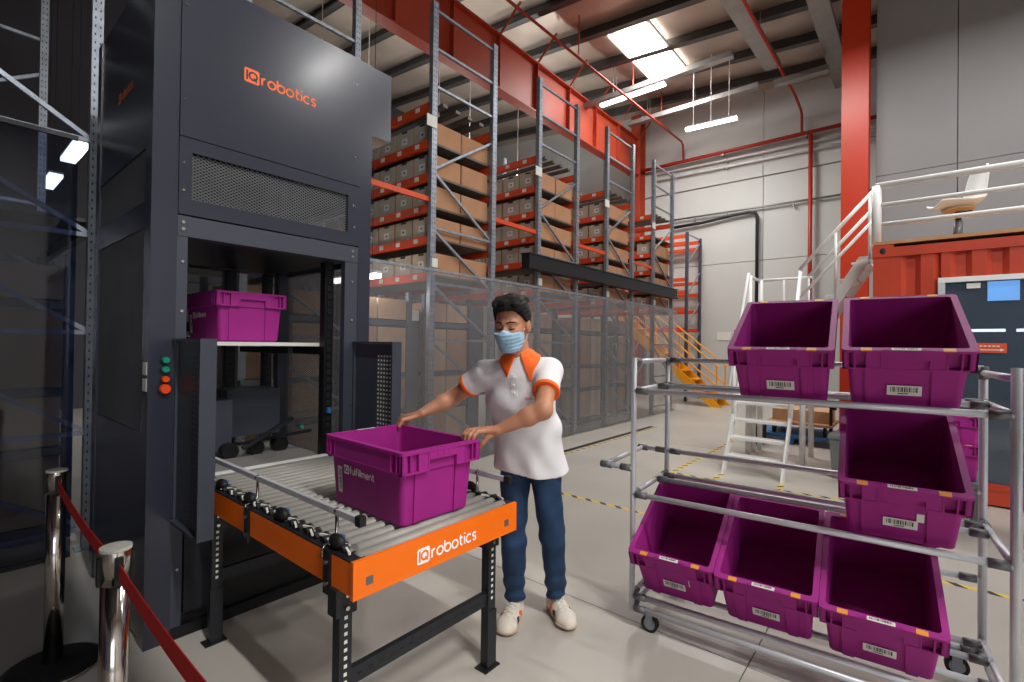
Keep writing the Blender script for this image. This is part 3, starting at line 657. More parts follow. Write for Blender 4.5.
# control buttons and labels
for z, m, r in ((1.404, 'green', .017), (1.357, 'green', .017), (1.310, 'obut', .017), (1.262, 'obut', .025)):
    b = MB().tube((.757, MY0, z), (.757, MY0-.012, z), r*1.25, 16); o = b.build('push_button', 'black', t, smooth=False)
    MB().tube((.757, MY0-.012, z), (.757, MY0-.032, z), r, 16, r*.85).build('cap', m, o)
for z in (1.33, 1.25): MB().box((MX0-.002, MY0+.02, z), (MX0, MY0+.085, z+.062)).build('warning_label', 'label', t)
for x in (.825, 1.785):
    for z in (.35, .7, 1.1, 1.65, 1.9): MB().tube((x, MY0+.004, z), (x, MY0-.004, z), .007, 8).build('bolt', 'chrome', t)
    for z in (2.065, 2.10): MB().tube((x, MY0+.004, z), (x, MY0-.006, z), .009, 8).build('bolt', 'chrome', t)
for x in (.822, 1.79):
    for z in (2.26, 2.40, 2.72, 3.2): MB().tube((x, MY0-.004, z), (x, MY0-.012, z), .007, 8).build('bolt', 'chrome', t)
logo('robotics', (1.098, MY0-.0065, 2.945), (1, 0, 0), (0, 0, 1), .0412, t, 'logo_orange', 'slate')
logo('robotics', (MX0+.0045, 3.56, 2.86), (0, -1, 0), (0, 0, 1), .030, t, 'logo_orange', 'slate')
# perforated wing guards at both sides of the bay
def guard(x, ya, yb, perf, hingex):
    o = MB().box((x-.006, ya+.0125, .6125), (x+.006, yb-.0125, 1.4975)).build('wing_guard', 'slate2', t)
    MB().box((x-.034, ya, .60), (x+.034, ya+.012, 1.51)).build('front_edge', 'slate2', o)
    MB().box((min(x, hingex), yb-.012, .60), (max(x, hingex), yb, 1.51)).build('hinge_plate', 'slate2', o)
    MB().box((x-.034, ya+.0125, 1.498), (x+.034, yb-.0125, 1.51)).build('top_edge', 'slate2', o)
    MB().box((x-.034, ya+.0125, .60), (x+.034, yb-.0125, .612)).build('bottom_edge', 'slate2', o)
    h = MB()
    for i in range(perf):
        for k in range(30):
            y = ya+.05+.03*i; z = .66+.026*k
            h.box((x-.0068, y, z), (x+.0068, y+.014, z+.012))
    return o, h
o, h = guard(.818, 2.46, 2.86, 5, .80); q = h.build('slots', 'black', o); q['kind'] = 'stuff'
o, h = guard(1.822, 2.42, 2.86, 5, 1.80); q = h.build('perforations', 'label', o); q['kind'] = 'stuff'
# box-shaped hood on the machine's right flank
hood = MB().box((MX1+.002, 2.90, 2.93), (2.10, 3.3, 3.40)).build('side_hood', 'slate', t)
MB().box((2.101, 2.93, 2.95), (2.105, 3.27, 3.38)).build('hood_cover', 'slate2', hood)

# ================================================================== conveyor
CX0, CX1, CY0, CY1, CZT = .928, 1.744, 1.43, 2.86, .772
t = conv = thing('roller_conveyor', 'short roller conveyor with orange frame leading into the dark machine', 'conveyor', (1.33, 2.1, 0))
for x0, x1 in ((CX0-.012, CX0+.0), (CX1-.0, CX1+.012)):
    MB().box((x0, CY0+.012, .655), (x1, CY1, .765)).build('side_rail', 'orange', t)
for x0, x1 in ((CX0-.012, CX0+.045), (CX1-.045, CX1+.012)): MB().box((x0, CY0+.012, .765), (x1, CY1, .772)).build('top_cover', 'dark', t)
for x0, x1 in ((CX0, CX0+.03), (CX1-.03, CX1)): MB().box((x0, CY0+.012, .655), (x1, CY1, .66)).build('bottom_flange', 'orange', t)
ep = MB().box((CX0-.016, CY0-.004, .647), (CX1+.016, CY0+.012, .774)).build('end_plate', 'orange', t)
for x in (CX0+.047, CX1-.055): 
    o = MB().box((x-.014, CY0-.005, .684), (x+.014, CY0-.0035, .712)).build('square_hole', 'joint', ep)
logo('robotics', (1.178, CY0-.0042, .685), (1, 0, 0), (0, 0, 1), .0312, ep, 'logo_white', 'orange')
RPIT = .062; nR = 23
rm = MB().tube((CX0+.03, 0, 0), (CX1-.03, 0, 0), .0245, 14).mesh('roller', 'roller', True, (0, 0, 0))
am = MB().tube((CX0+.005, 0, 0), (CX1-.005, 0, 0), .006, 6).mesh('axle', 'dark')
loc0 = ORG[t.name]
for k in range(nR):
    y = CY0+.045+RPIT*k
    if y > CY1-.01: break
    o = link('roller', rm, t, (-loc0[0], y-loc0[1], .760)); ORG[o.name] = (0, 0, 0)
    link('axle', am, o)
bm = MB(); bm.box((-.004, -.031, -.004), (.004, .031, .004)); bmesh_ = bm.mesh('drive_band', 'label')
pm = MB().tube((-.012, 0, 0), (.012, 0, 0), .017, 10).mesh('pulley', 'rubber')
for k in range(nR-1):
    y = CY0+.076+RPIT*k
    if y > CY1-.04: break
    for sx, x in ((1, CX0+.018), (-1, CX1-.018)):
        link('drive_band', bmesh_, t, (x+(.012 if k % 2 else -.006)*sx-loc0[0], y-loc0[1], .786), (0, 0, .35 if k % 2 else -.35))
        link('pulley', pm, t, (x-loc0[0], y+.031-loc0[1], .778))
for y in (1.575, 1.99, 2.30, 2.62):
    o = MB().ball((CX0+.012, y, .800), (.022, .045, .026)).build('motor', 'rubber', t, smooth=True)
    MB().box((CX0+.026, y-.014, .795), (CX0+.037, y+.014, .815)).build('motor_cap', 'blue', o)
o = MB().ball((CX1-.012, 1.70, .800), (.022, .045, .026)).build('motor', 'rubber', t, smooth=True)
for x, ys_, sgn in ((.965, (1.62, 2.28, 2.80), -1), (1.70, (1.62, 2.28, 2.80), 1)):
    ye = 1.485 if sgn < 0 else 1.445
    gr = MB().box((x-.009, ye, .878), (x+.009, 2.84, .900)).build('guide_rail', 'alu', t)
    MB().box((x-.013, ye-.03, .872), (x+.013, ye, .906)).build('end_cap', 'rubber', gr)
    for y in ys_:
        p = MB().path([(x, y, .885), (x, y, .80), (x+.02*sgn, y, .785), (x+.05*sgn, y, .78), (x+.055*sgn, y, .74)], .0065, 8).build('rail_post', 'chrome', t, smooth=True)
        MB().ball((x, y, .89), .013, 8, 5).build('clamp', 'chrome', p, smooth=True)
for y in (1.585, 2.25):
    for x0, x1 in ((CX0-.024, CX0-.012), (CX1+.012, CX1+.024)):
        o = MB().box((x0, y-.018, .625), (x1, y+.018, .775)).build('strap', 'black', t)
        for z in (.66, .735): MB().tube(((x0+x1)/2, y, z), (x0-.004 if x0 < 1 else x1+.004, y, z), .009, 8).build('bolt', 'chrome', o)
for y in (1.54, 2.70):
    for x, s in ((.945, -1), (1.70, 1)):
        lg = MB(); lg.box((x-.024, y-.022, .0), (x+.024, y-.018, .64)); lg.box((x-.024, y-.018, 0), (x-.020, y+.022, .64)); lg.box((x+.020, y-.018, 0), (x+.024, y+.022, .64))
        o = lg.build('leg', 'dark', t)
        MB().box((x-.05, y-.035, 0), (x+.05, y+.035, .006)).build('foot_plate', 'dark', o)
        MB().box((x-.029, y-.027, .02), (x+.029, y-.0225, .27)).build('leg_sleeve', 'dark', o)
        hl = MB()
        for k in range(11): hl.box((x-.006, y-.0232, .32+.028*k), (x+.006, y-.0218, .332+.028*k))
        hl.build('slots', 'label', o)['kind'] = 'stuff'
        MB().box((x-.04, y-.026, .56), (x+.04, y+.03, .655)).build('leg_bracket', 'dark', o)
        for dz in (.585, .63): MB().tube((x, y-.026, dz), (x, y-.034, dz), .008, 8).build('bolt', 'chrome', o)
    o = MB().box((.969, y-.012, .295), (1.676, y+.012, .355)).build('cross_bar', 'dark', t)
    hl = MB()
    for k in range(14): hl.box((1.0+.047*k, y-.0128, .32), (1.016+.047*k, y-.0118, .328))
    hl.build('slots', 'black', o)['kind'] = 'stuff'

# ================================================================== totes
TH = .30
def rr3(hx, hy, r, z, n=4): return [(p[0], p[1], z) for p in rrect(-hx, -hy, hx, hy, r, n)]
tub = MB()
prof = [(.165, .2425, 0), (.175, .2525, .010), (.186, .266, .205), (.190, .2735, .212), (.190, .2735, .292), (.184, .266, .292), (.170, .248, .012)]
tub.loft([rr3(a, b, .022, z) for a, b, z in prof], cap=False)
n_ = len(rr3(1, 1, .1, 0)); v0 = 0
tub.f.append(tuple(range(n_))[::-1]); tub.m.append(0); tub.f.append(tuple(range((len(prof)-1)*n_, len(prof)*n_))); tub.m.append(0)
TUB = tub.mesh('tub', 'purple', False)
rim = MB(); rim.loft([rr3(.207, .2925, .018, .288), rr3(.207, .2925, .018, .300), rr3(.184, .266, .014, .300), rr3(.184, .266, .014, .288)], close=True)
RIM = rim.mesh('rim', 'purple')
rb = MB()
for s in (-1, 1):
    for a, b in ((-.205, -.072), (.072, .205)): rb.box((a, min(s*.270, s*.290), .212), (b, max(s*.270, s*.290), .219))
    for x in (-.205, -.166, -.126, -.078, .072, .120, .160, .199): rb.box((x, min(s*.270, s*.290), .219), (x+.006, max(s*.270, s*.290), .289))
    for a, b in ((-.122, -.075), (.075, .122)): rb.box((a, min(s*.272, s*.288), .219), (b, max(s*.272, s*.288), .289))
    rb.box((min(s*.187, s*.205), -.290, .212), (max(s*.187, s*.205), .290, .219))
    for y in (-.290, -.252, -.214, .208, .246, .284): rb.box((min(s*.187, s*.205), y, .219), (max(s*.187, s*.205), y+.006, .289))
    rb.box((min(s*.187, s*.203), -.21, .219), (max(s*.187, s*.203), .21, .289))
for sx in (-1, 1):
    for sy in (-1, 1): rb.box((min(sx*.183, sx*.2035), min(sy*.266, sy*.2885), .219), (max(sx*.183, sx*.2035), max(sy*.266, sy*.2885), .289))
RIBS = rb.mesh('band_ribs', 'purple')
def wall_rib(mb, side, c, w):
    # tapered shallow pilaster on the outer wall
    for s in side:
        if c[0] == 'x':
            x = c[1]; y0, y1 = s*.2535, s*.267; e = s*.006
            p = [(x-w*.4, y0, .012), (x+w*.4, y0, .012), (x+w*.4, y0+e, .012), (x-w*.4, y0+e, .012), (x-w*.5, y1, .21), (x+w*.5, y1, .21), (x+w*.5, y1+e, .21), (x-w*.5, y1+e, .21)]
        else:
            y = c[1]; x0, x1 = s*.176, s*.187; e = s*.006
            p = [(x0, y-w*.4, .012), (x0, y+w*.4, .012), (x0+e, y+w*.4, .012), (x0+e, y-w*.4, .012), (x1, y-w*.5, .21), (x1, y+w*.5, .21), (x1+e, y+w*.5, .21), (x1+e, y-w*.5, .21)]
        mb.hexa(p)
PIL = []
for x in (-.105, .105):
    for s in (-1, 1): q = MB(); wall_rib(q, (s,), ('x', x), .05); PIL.append(q.mesh('wall_rib', 'purple'))
hd = MB(); hd.box((-.072, -.291, .262), (.072, -.284, .300)); hd.box((-.072, -.291, .256), (.072, -.272, .262))
for x in (-.03, .0, .03): hd.box((x-.003, -.292, .264), (x+.003, -.284, .298))
HND = hd.mesh('handle', 'purple')
hd2 = MB(); hd2.v = [(-x, -y, z) for x, y, z in hd.v]; hd2.f = hd.f; hd2.m = hd.m
HND2 = hd2.mesh('handle', 'purple')
ck = MB().box((-.018, -.2935, .297), (.018, -.272, .3015)).mesh('orange_clip', 'tag_orange')
mb = MB(); barcode(mb, (-.055, -.2625, .085), (1, 0, 0), (0, -.06, 1), .11, .046, 3); BAR = mb.mesh('barcode_label', ['label', 'ink'])
mb = MB(); barcode(mb, (-.045, -.291, .3008), (1, 0, 0), (0, 1, 0), .09, .018, 5, False); RLB = mb.mesh('rim_label', ['label', 'ink'])
mb = MB(); barcode(mb, (-.1872, .205, .170), (.055, 0, -1), (0, -1, 0), .115, .032, 9, False); VLB = mb.mesh('barcode_label', ['label', 'ink'])
PAP = MB().box((.075, -.266, .13), (.098, -.2635, .17)).mesh('paper_patch', 'label')
def make_tote(kind, label, loc, rot, group, extra=None):
    o = bpy.data.objects.new('tote', None); col.objects.link(o); o.empty_display_size = .1
    o.location = loc; o.rotation_mode = 'XYZ'
    if isinstance(rot, Matrix): o.matrix_world = Matrix.Translation(loc) @ rot.to_4x4()
    else: o.rotation_euler = rot
    ORG[o.name] = (0, 0, 0)
    tag(o, label, 'tote', group)
    tb = link('tub', TUB, o); link('band_ribs', RIBS, o); [link('wall_rib', q, o) for q in PIL]; rm_ = link('rim', RIM, o)
    link('handle', HND, o); link('handle', HND2, o)
    if kind == 'trolley':
        for x in (-.125, .125):
            link('orange_clip', ck, rm_, (x, 0, 0)); link('orange_clip', ck, rm_, (x, .566, 0))
        link('barcode_label', BAR, o); link('rim_label', RLB, o)
        if extra is not None: link('paper_patch', PAP, o, (extra, 0, 0))
    else:
        link('barcode_label', VLB, o); link('rim_label', RLB, o, (0, .5645, 0))
        x = .1765
        logo('fulfillment', (-.1850, .155, .150), (0, -1, 0), (-.055, 0, 1), .0205, o, 'logo_white', 'purple', local=True, gap=.27)
    return o
make_tote('conv', 'purple tote with white lettering being held by the worker on the rollers', (1.366, 1.775, .785), (0, 0, R(-1.5)), 'purple totes')
make_tote('lift', 'purple tote standing on the raised shelf inside the dark machine', (1.28, 3.42, 1.498), (0, 0, 0), 'purple totes')

# ================================================================== trolley
TA = R(-90+4.7); TO = Vector((2.43, 1.17, 0)); ts = Vector((.0819, -.9966, 0)); tn = Vector((.9966, .0819, 0))
def tp(s, o, z): return TO+ts*s+tn*o+Vector((0, 0, z))
t = trol = thing('pipe_trolley', 'wheeled trolley of grey aluminium pipes with three shelves of purple totes', 'trolley', (2.43, 1.17, 0))
PR = .0142; DL = .57; SL = 1.45
def pp(a, b, r=PR, name='pipe'): return MB().tube(tp(*a), tp(*b), r, 10).build(name, 'alu', t, smooth=True)
def jj(p, axis, par=None):
    d = {'s': ts, 'n': tn, 'z': Vector((0, 0, 1))}[axis]; c = tp(*p)
    return MB().tube(c-d*.03, c+d*.03, PR*1.32, 10).build('pipe_joint', 'joint', t, smooth=True)
for s, o in ((0, 0), (0, DL), (SL, 0), (SL, DL)):
    pp((s, o, .10), (s, o, 1.44 if o == 0 else 1.42), PR*(1.0 if s == 0 else 1.15), 'upright')
pp((0, 0, 1.42), (0, DL, 1.42)); pp((0, DL, 1.42), (SL, DL, 1.42)); pp((SL, 0, 1.40), (SL, DL, 1.40))
for p, a in (((0, .04, 1.42), 'n'), ((0, DL-.04, 1.42), 'n'), ((.05, DL, 1.42), 's'), ((SL-.05, DL, 1.42), 's'), ((SL, DL, 1.40), 'z')): jj(p, a)
for z in (1.265, .715):
    for s in (0, SL): pp((s, 0, z), (s, DL, z)); jj((s, .04, z), 'n'); jj((s, DL-.04, z), 'n')
    for o in (0, .36, .48):
        zz = z if o == 0 else z+.004
        pp((0, o, zz), (SL, o, zz), PR, 'shelf_rail'); jj((.045, o, zz), 's'); jj((SL-.045, o, zz), 's')
for z, offs in ((.18, (0, .16, .36, .50)), (.115, (0, DL))):
    for s in (0, SL): pp((s, 0, z), (s, DL, z)); jj((s, .04, z), 'n')
    for o in offs: pp((0, o, z), (SL, o, z), PR, 'shelf_rail'); jj((.045, o, z), 's'); jj((SL-.045, o, z), 's')
pp((-.16, 0, .85), (-.16, DL, .85), PR, 'push_handle')
for o in (0, DL): pp((-.16, o, .85), (0, o, .85)); jj((-.04, o, .85), 's'); jj((-.155, o, .85), 's')
pp((0, DL, .85), (SL, DL, .85)); jj((.05, DL, .85), 's'); jj((SL-.05, DL, .85), 's'); pp((0, DL, .45), (SL, DL, .45)); jj((SL-.05, DL, .45), 's')
for s, o in ((.09, .03), (.09, DL-.03), (SL-.09, .03), (SL-.09, DL-.03)):
    c = tp(s, o, .045)
    w_ = MB().tube(c-tn*.013, c+tn*.013, .045, 20).build('caster', 'rubber', t)
    MB().tube(c-tn*.0145, c+tn*.0145, .030, 16).build('hub', 'galv', w_)
    fk = MB()
    for k in (-1, 1): fk.bar(c+tn*.02*k, c+tn*.02*k+Vector((0, 0, .055)), .036, .004, upv=tn)
    fk.bar(c+Vector((0, 0, .057))-ts*.025, c+Vector((0, 0, .057))+ts*.025, .05, .006)
    fk.build('fork', 'galv', w_)
# tilted totes
TILT = R(26)
Rz = Matrix((ts, tn, Vector((0, 0, 1)))).transposed()
Rm = Rz @ Matrix.Rotation(TILT, 3, 'X')
def tilted(sc_, zr_, off, label, extra=None):
    # rim-front edge centre (0,-.2925,.30) placed at (s, off, z)
    p = tp(sc_, off, zr_)-Rm @ Vector((0, -.2925, .30))
    return make_tote('trolley', label, p, Rm, 'purple totes', extra)
tilted(.690, 1.495, -.115, 'tilted empty purple tote at the left of the trolley top shelf')
tilted(1.128, 1.498, -.115, 'tilted empty purple tote at the right of the trolley top shelf')
tilted(1.118, .965, -.115, 'single tilted purple tote on the trolley middle shelf', -.155+.13)
tilted(.225, .455, -.115, 'leftmost of three tilted purple totes on the bottom trolley shelf', .0)
tilted(.640, .445, -.115, 'middle of three tilted purple totes on the bottom trolley shelf')
tilted(1.055, .432, -.115, 'rightmost of three tilted purple totes on the bottom trolley shelf', -.19)
for k in range(2):
    make_tote('trolley', ('lower purple tote of the floor stack behind the trolley by the container', 'upper purple tote of the floor stack behind the trolley by the container')[k], (5.75, -.19, .43+.235*k), (0, 0, R(-90)), 'purple totes')
dl = thing('tote_dolly', 'low grey dolly under the purple tote stack by the container', 'dolly', (5.75, -.19, 0))
MB().box((5.45, -.41, .36), (6.05, .03, .429)).build('platform', 'greybin', dl)
for x in (5.5, 6.0):
    for y in (-.36, -.02): MB().box((x-.03, y-.03, 0), (x+.03, y+.03, .36)).build('leg', 'greybin', dl)

# ================================================================== stanchions and red belt
SP = [(.394, 3.03), (.362, 1.784), (.35, .62)]
SL_ = ['chrome queue post standing farther back on its dark round base', 'nearer chrome queue post with red belt running through its head', 'chrome queue post nearest the camera at the end of the red belt']
for k, (x, y) in enumerate(SP):
    t = thing('queue_post', SL_[k], 'stanchion', (x, y, 0), group='queue posts')
    MB().lathe((x, y, 0), [(.001, 0), (.175, 0), (.175, .01), (.15, .022), (.045, .03), (.04, .034)], 32).build('base', 'rubber', t, smooth=True)
    MB().lathe((x, y, 0), [(.176, .002), (.178, .004), (.178, .010), (.174, .011)], 32).build('base_trim', 'chrome', t, smooth=True)
    MB().lathe((x, y, 0), [(.035, .03), (.035, .885)], 28).build('pole', 'chrome', t, smooth=True)
    hd_ = MB().lathe((x, y, 0), [(.0365, .80), (.0365, .893), (.036, .895)], 28).build('head', 'chrome', t, smooth=True)
    MB().lathe((x, y, 0), [(.0375, .8935), (.0385, .896), (.0385, .903), (.001, .906)], 28).build('cap', 'label', hd_, smooth=False)
    for a in (0, 90, 180, 270): MB().box((x+.033*math.cos(R(a))-.010, y+.033*math.sin(R(a))-.010, .80), (x+.033*math.cos(R(a))+.010, y+.033*math.sin(R(a))+.010, .88)).build('belt_slot', 'rubber', hd_)
def belt(a, b, z0, label):
    a, b = Vector(a), Vector(b); mb = MB(); n = 12; rings = []
    d = (b-a).normalized(); s = Vector((-d.y, d.x, 0))*.0012
    for k in range(n+1):
        f = k/n; p = a+(b-a)*f+Vector((0, 0, z0-.02*4*f*(1-f))); h = Vector((0, 0, .024))
        rings.append([p-s-h, p+s-h, p+s+h, p-s+h])
    mb.loft(rings); return tag(mb.build('barrier_belt', 'red_belt'), label, 'belt', 'red barrier belts')
belt((SP[0][0], SP[0][1]-.049, 0), (SP[1][0], SP[1][1]+.049, 0), .84, 'red barrier belt stretched between the two chrome posts')
belt((SP[1][0], SP[1][1]-.049, 0), (SP[2][0], SP[2][1]+.049, 0), .84, 'red barrier belt running from the nearer chrome post out of view')

# ================================================================== container office with roof deck
KX, KY = 6.6, .39
t = cont = thing('shipping_container', 'orange-red corrugated shipping container office with glazed front', 'container', (7.8, -1.8, 0))
def corr(y0, y1, z0, z1):
    m = MB(); pts = []; y = y0; p = .26
    seq = [(0, 0), (.07, 0), (.115, .036), (.185, .036), (.23, 0)]
    while y > y1:
        for dy, dx in seq:
            if y-dy >= y1: pts.append((KX+.012+dx, y-dy))
        y -= p
    pts.append((KX+.012, y1))
    L = [(x, yy, z) for x, yy in pts for z in (z0, z1)]
    m.add(L, [(2*k, 2*k+2, 2*k+3, 2*k+1) for k in range(len(pts)-1)])
    L2 = [(x+.004, yy, z) for x, yy in pts for z in (z0, z1)]
    m.add(L2, [(2*k, 2*k+1, 2*k+3, 2*k+2) for k in range(len(pts)-1)])
    return m.build('corrugated_wall', 'redc', t)
corr(KY-.17, -.17, .16, 2.52); corr(-.17, -3.9, 2.24, 2.52)
MB().box((KX, KY-.17, .16), (KX+.12, KY, 2.50)).build('corner_post', 'redc', t)
MB().box((KX, -3.9, 2.50), (KX+.08, KY-.17, 2.60)).build('top_rail', 'redc', t)
MB().box((KX, -3.9, .02), (KX+.10, KY, .16)).build('bottom_rail', 'redc', t)
for z in (2.50, .0):
    cc = MB().box((KX-.008, KY-.178, z), (KX+.17, KY+.008, z+.13)).build('corner_casting', 'redc', t)
    MB().ball((KX-.008, KY-.085, z+.065), (.006, .028, .036), 14, 6).build('casting_hole', 'ink', cc)
MB().box((KX+.12, KY-.04, .1), (9.0, KY, 2.58)).build('end_wall', 'redc', t)
MB().box((KX+.05, -3.9, 2.56), (9.0, KY, 2.60)).build('roof', 'redc', t)
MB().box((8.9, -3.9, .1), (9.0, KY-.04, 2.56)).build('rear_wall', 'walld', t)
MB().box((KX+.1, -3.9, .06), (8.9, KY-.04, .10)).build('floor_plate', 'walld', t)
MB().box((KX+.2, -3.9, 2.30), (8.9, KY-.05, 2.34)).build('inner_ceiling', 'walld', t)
wf = MB().box((KX-.01, -3.9, 2.19), (KX+.06, -.145, 2.24)).build('glazing_frame', 'white', t)
MB().box((KX-.01, -.20, .16), (KX+.06, -.145, 2.19)).build('frame_post', 'alu', t)
for y in (-1.25, -2.4): MB().box((KX-.01, y-.03, .16), (KX+.06, y+.03, 2.19)).build('frame_post', 'alu', t)
MB().box((KX-.005, -3.9, .16), (KX+.06, -.2, .22)).build('frame_sill', 'redc', t)
for y0, y1 in ((-1.22, -.20), (-2.37, -1.28), (-3.9, -2.43)): MB().box((KX+.02, y0, .22), (KX+.028, y1, 2.19)).build('pane', 'glass', t)
for y in (-.55, -1.0): MB().box((7.6, y-.18, 1.72), (7.66, y+.18, 1.75)).build('inner_lamp', 'lampdim', t)
MB().box((KX+.006, -.46, 2.12), (KX+.018, -.36, 2.17)).build('door_closer', 'label', t)
MB().box((KX+.012, -.73, 1.99), (KX+.019, -.51, 2.18)).build('screen', 'screen', t)  # blue poster, made to glow
sg = MB().box((KX+.010, -.645, 1.485), (KX+.018, -.42, 1.58)).build('direction_sign', 'signred', t)
MB().box((KX+.008, -.60, 1.51), (KX+.0102, -.46, 1.518)).build('arrow_shaft', 'label', sg)
MB().hexa([(KX+.008, -.63, 1.514), (KX+.0102, -.63, 1.514), (KX+.0102, -.60, 1.500), (KX+.008, -.60, 1.500), (KX+.008, -.63, 1.515), (KX+.0102, -.63, 1.515), (KX+.0102, -.60, 1.528), (KX+.008, -.60, 1.528)]).build('arrow_head', 'label', sg)
for k in range(5): MB().box((KX+.008, -.475-.03*k, 1.545), (KX+.0102, -.455-.03*k, 1.556)).build('letter', 'label', sg)
dk = thing('roof_deck', 'plywood deck laid on top of the orange container', 'deck', (7.8, -1.7, 2.6))
MB().box((KX+.02, -3.9, 2.64), (9.0, KY, 2.675)).build('board', 'wood', dk)
for x in (6.8, 7.7, 8.6): MB().box((x-.04, -3.9, 2.60), (x+.04, KY-.02, 2.64)).build('joist', 'ink', dk)
t = thing('deck_railing', 'white tubular railing along the edge of the container roof deck', 'railing', (6.75, .37, 2.675))
MB().tube((6.75, .37, 2.675), (6.75, .37, 3.32), .045, 12).build('end_post', 'white', t, smooth=True)
MB().tube((6.75, -1.6, 2.675), (6.75, -1.6, 3.32), .03, 10).build('post', 'white', t, smooth=True)
MB().tube((6.75, .38, 3.32), (6.75, -3.8, 3.32), .036, 12).build('top_rail', 'white', t, smooth=True)
for z in (3.10, 2.885): MB().tube((6.75, .37, z), (6.75, -3.8, z), .025, 10).build('mid_rail', 'white', t, smooth=True)
# white moulded chair on the deck
cx, cyy = 7.4, -.33
t = thing('swivel_chair', 'white moulded shell swivel chair standing on the container deck', 'chair', (cx, cyy, 2.675))
prof = [(-.24, .440, .13), (-.22, .445, .17), (-.08, .435, .205), (.08, .43, .21), (.16, .455, .205), (.195, .53, .19), (.215, .65, .18), (.235, .78, .17), (.25, .86, .14), (.252, .885, .10)]
V = []; F = []; nw = 9
cdx, cdy = -.45, .893                      # the way the chair faces
for fwd_, z, hw in prof:
    for j in range(nw):
        a = -1+2*j/(nw-1); curl = .055*abs(a)**2.5; back = z > .52
        f_ = -fwd_+(curl if back else 0); s_ = hw*a
        V.append((cx+cdx*f_+cdy*s_, cyy+cdy*f_-cdx*s_, 2.675+z+(0 if back else curl)))
for i in range(len(prof)-1):
    for j in range(nw-1): k = i*nw+j; F.append((k, k+1, k+nw+1, k+nw))
sh = MB(); sh.add(V, F); so = sh.build('seat_shell', 'white', t, smooth=True)
md = so.modifiers.new('thick', 'SOLIDIFY'); md.thickness = .022; md.offset = 0
md = so.modifiers.new('sub', 'SUBSURF'); md.levels = 1; md.render_levels = 1
MB().lathe((cx, cyy, 2.675), [(.05, .385), (.14, .40), (.15, .415)], 16).build('seat_pan', 'card2', t, smooth=True)
MB().tube((cx, cyy, 2.70), (cx, cyy, 2.675+.42), .028, 12).build('column', 'rubber', t, smooth=True)
MB().tube((cx, cyy, 2.72), (cx, cyy, 2.96), .04, 12).build('gas_sleeve', 'joint', t, smooth=True)
MB().tube((cx-.02, cyy, 3.05), (cx-.18, cyy-.10, 3.02), .008, 6).build('lever', 'rubber', t)
for k in range(5):
    a = 2*math.pi*k/5+.2; MB().bar((cx, cyy, 2.72), (cx+.28*math.cos(a), cyy+.28*math.sin(a), 2.692), .045, .03).build('base_leg', 'joint', t)

# ================================================================== white stair with landing
t = thing('white_stair', 'white steel stair turning at a landing up to the container deck', 'stair', (6.9, 1.4, 0))
LX = 7.2; LZ = 1.6; ax, az = LX-6.15, LZ
for y in (1.80, 1.17):
    MB().hexa([(6.10, y-.012, 0), (6.22, y-.012, 0), (6.22, y+.012, 0), (6.10, y+.012, 0), (7.14, y-.012, 1.62), (7.26, y-.012, 1.62), (7.26, y+.012, 1.62), (7.14, y+.012, 1.62)]).build('stringer', 'white', t)
    MB().tube((6.55, y, .55), (6.55, y, 1.45), .02, 8).build('baluster', 'white', t, smooth=True)
    MB().path([(6.30, y, .95), (7.18, y, 2.50), (7.24, y, 2.52)] if y > 1.5 else [(6.35, y, 1.0), (7.16, y, 2.48)], .022, 8).build('handrail', 'white', t, smooth=True)
    MB().path([(6.55, y, .98), (7.18, y, 2.1)], .018, 8).build('mid_rail', 'white', t, smooth=True)
for k in range(7):
    z = .20+.205*k; x = 6.15+ax*z/az
    MB().box((x-.03, 1.18, z-.03), (x+.17, 1.79, z)).build('tread', 'white', t)
MB().box((7.18, 1.10, 1.57), (7.95, 1.85, 1.61)).build('landing', 'white', t)
for x, y in ((7.26, 1.80), (7.9, 1.80), (7.26, 1.15), (7.9, 1.15)): MB().tube((x, y, 0), (x, y, 2.5 if y > 1.5 else 1.57), .035, 12).build('landing_post', 'white', t, smooth=True)
MB().tube((7.7, 1.84, 0), (7.7, 1.84, 1.57), .035, 12).build('landing_post', 'white', t, smooth=True)
MB().tube((7.55, 1.2, 0), (7.55, 1.2, 1.57), .035, 12).build('landing_post', 'white', t, smooth=True)
for z in (2.5, 2.1): MB().tube((7.9, 1.82, z), (7.9, 1.15, z), .02, 8).build('landing_rail', 'white', t, smooth=True)
MB().tube((7.9, 1.5, 1.6), (7.9, 1.5, 2.5), .016, 8).build('baluster', 'white', t, smooth=True)
MB().tube((7.22, 1.82, 2.5), (7.9, 1.82, 2.5), .02, 8).build('landing_rail', 'white', t, smooth=True)
for x in (7.2, 7.9):
    MB().hexa([(x-.012, 1.22, 1.52), (x+.012, 1.22, 1.52), (x+.012, 1.08, 1.52), (x-.012, 1.08, 1.52), (x-.012, .56, 2.62), (x+.012, .56, 2.62), (x+.012, .42, 2.62), (x-.012, .42, 2.62)]).build('stringer', 'white', t)
    MB().tube((x, 1.19, 2.52), (x, .42, 3.40), .022, 8).build('handrail', 'white', t, smooth=True)
    if x < 7.5: MB().tube((x, 1.19, 2.15), (x, .42, 3.05), .018, 8).build('mid_rail', 'white', t, smooth=True)
    for y in ((1.19, .80, .46) if x < 7.5 else (1.19,)): MB().tube((x, y, 1.58+(1.19-y)*1.37), (x, y, 2.52+(1.19-y)*1.14), .016, 8).build('baluster', 'white', t, smooth=True)
for k in range(5): MB().box((7.21, .98-.13*k, 1.78+.19*k), (7.89, 1.16-.13*k, 1.80+.19*k)).build('tread', 'white', t)
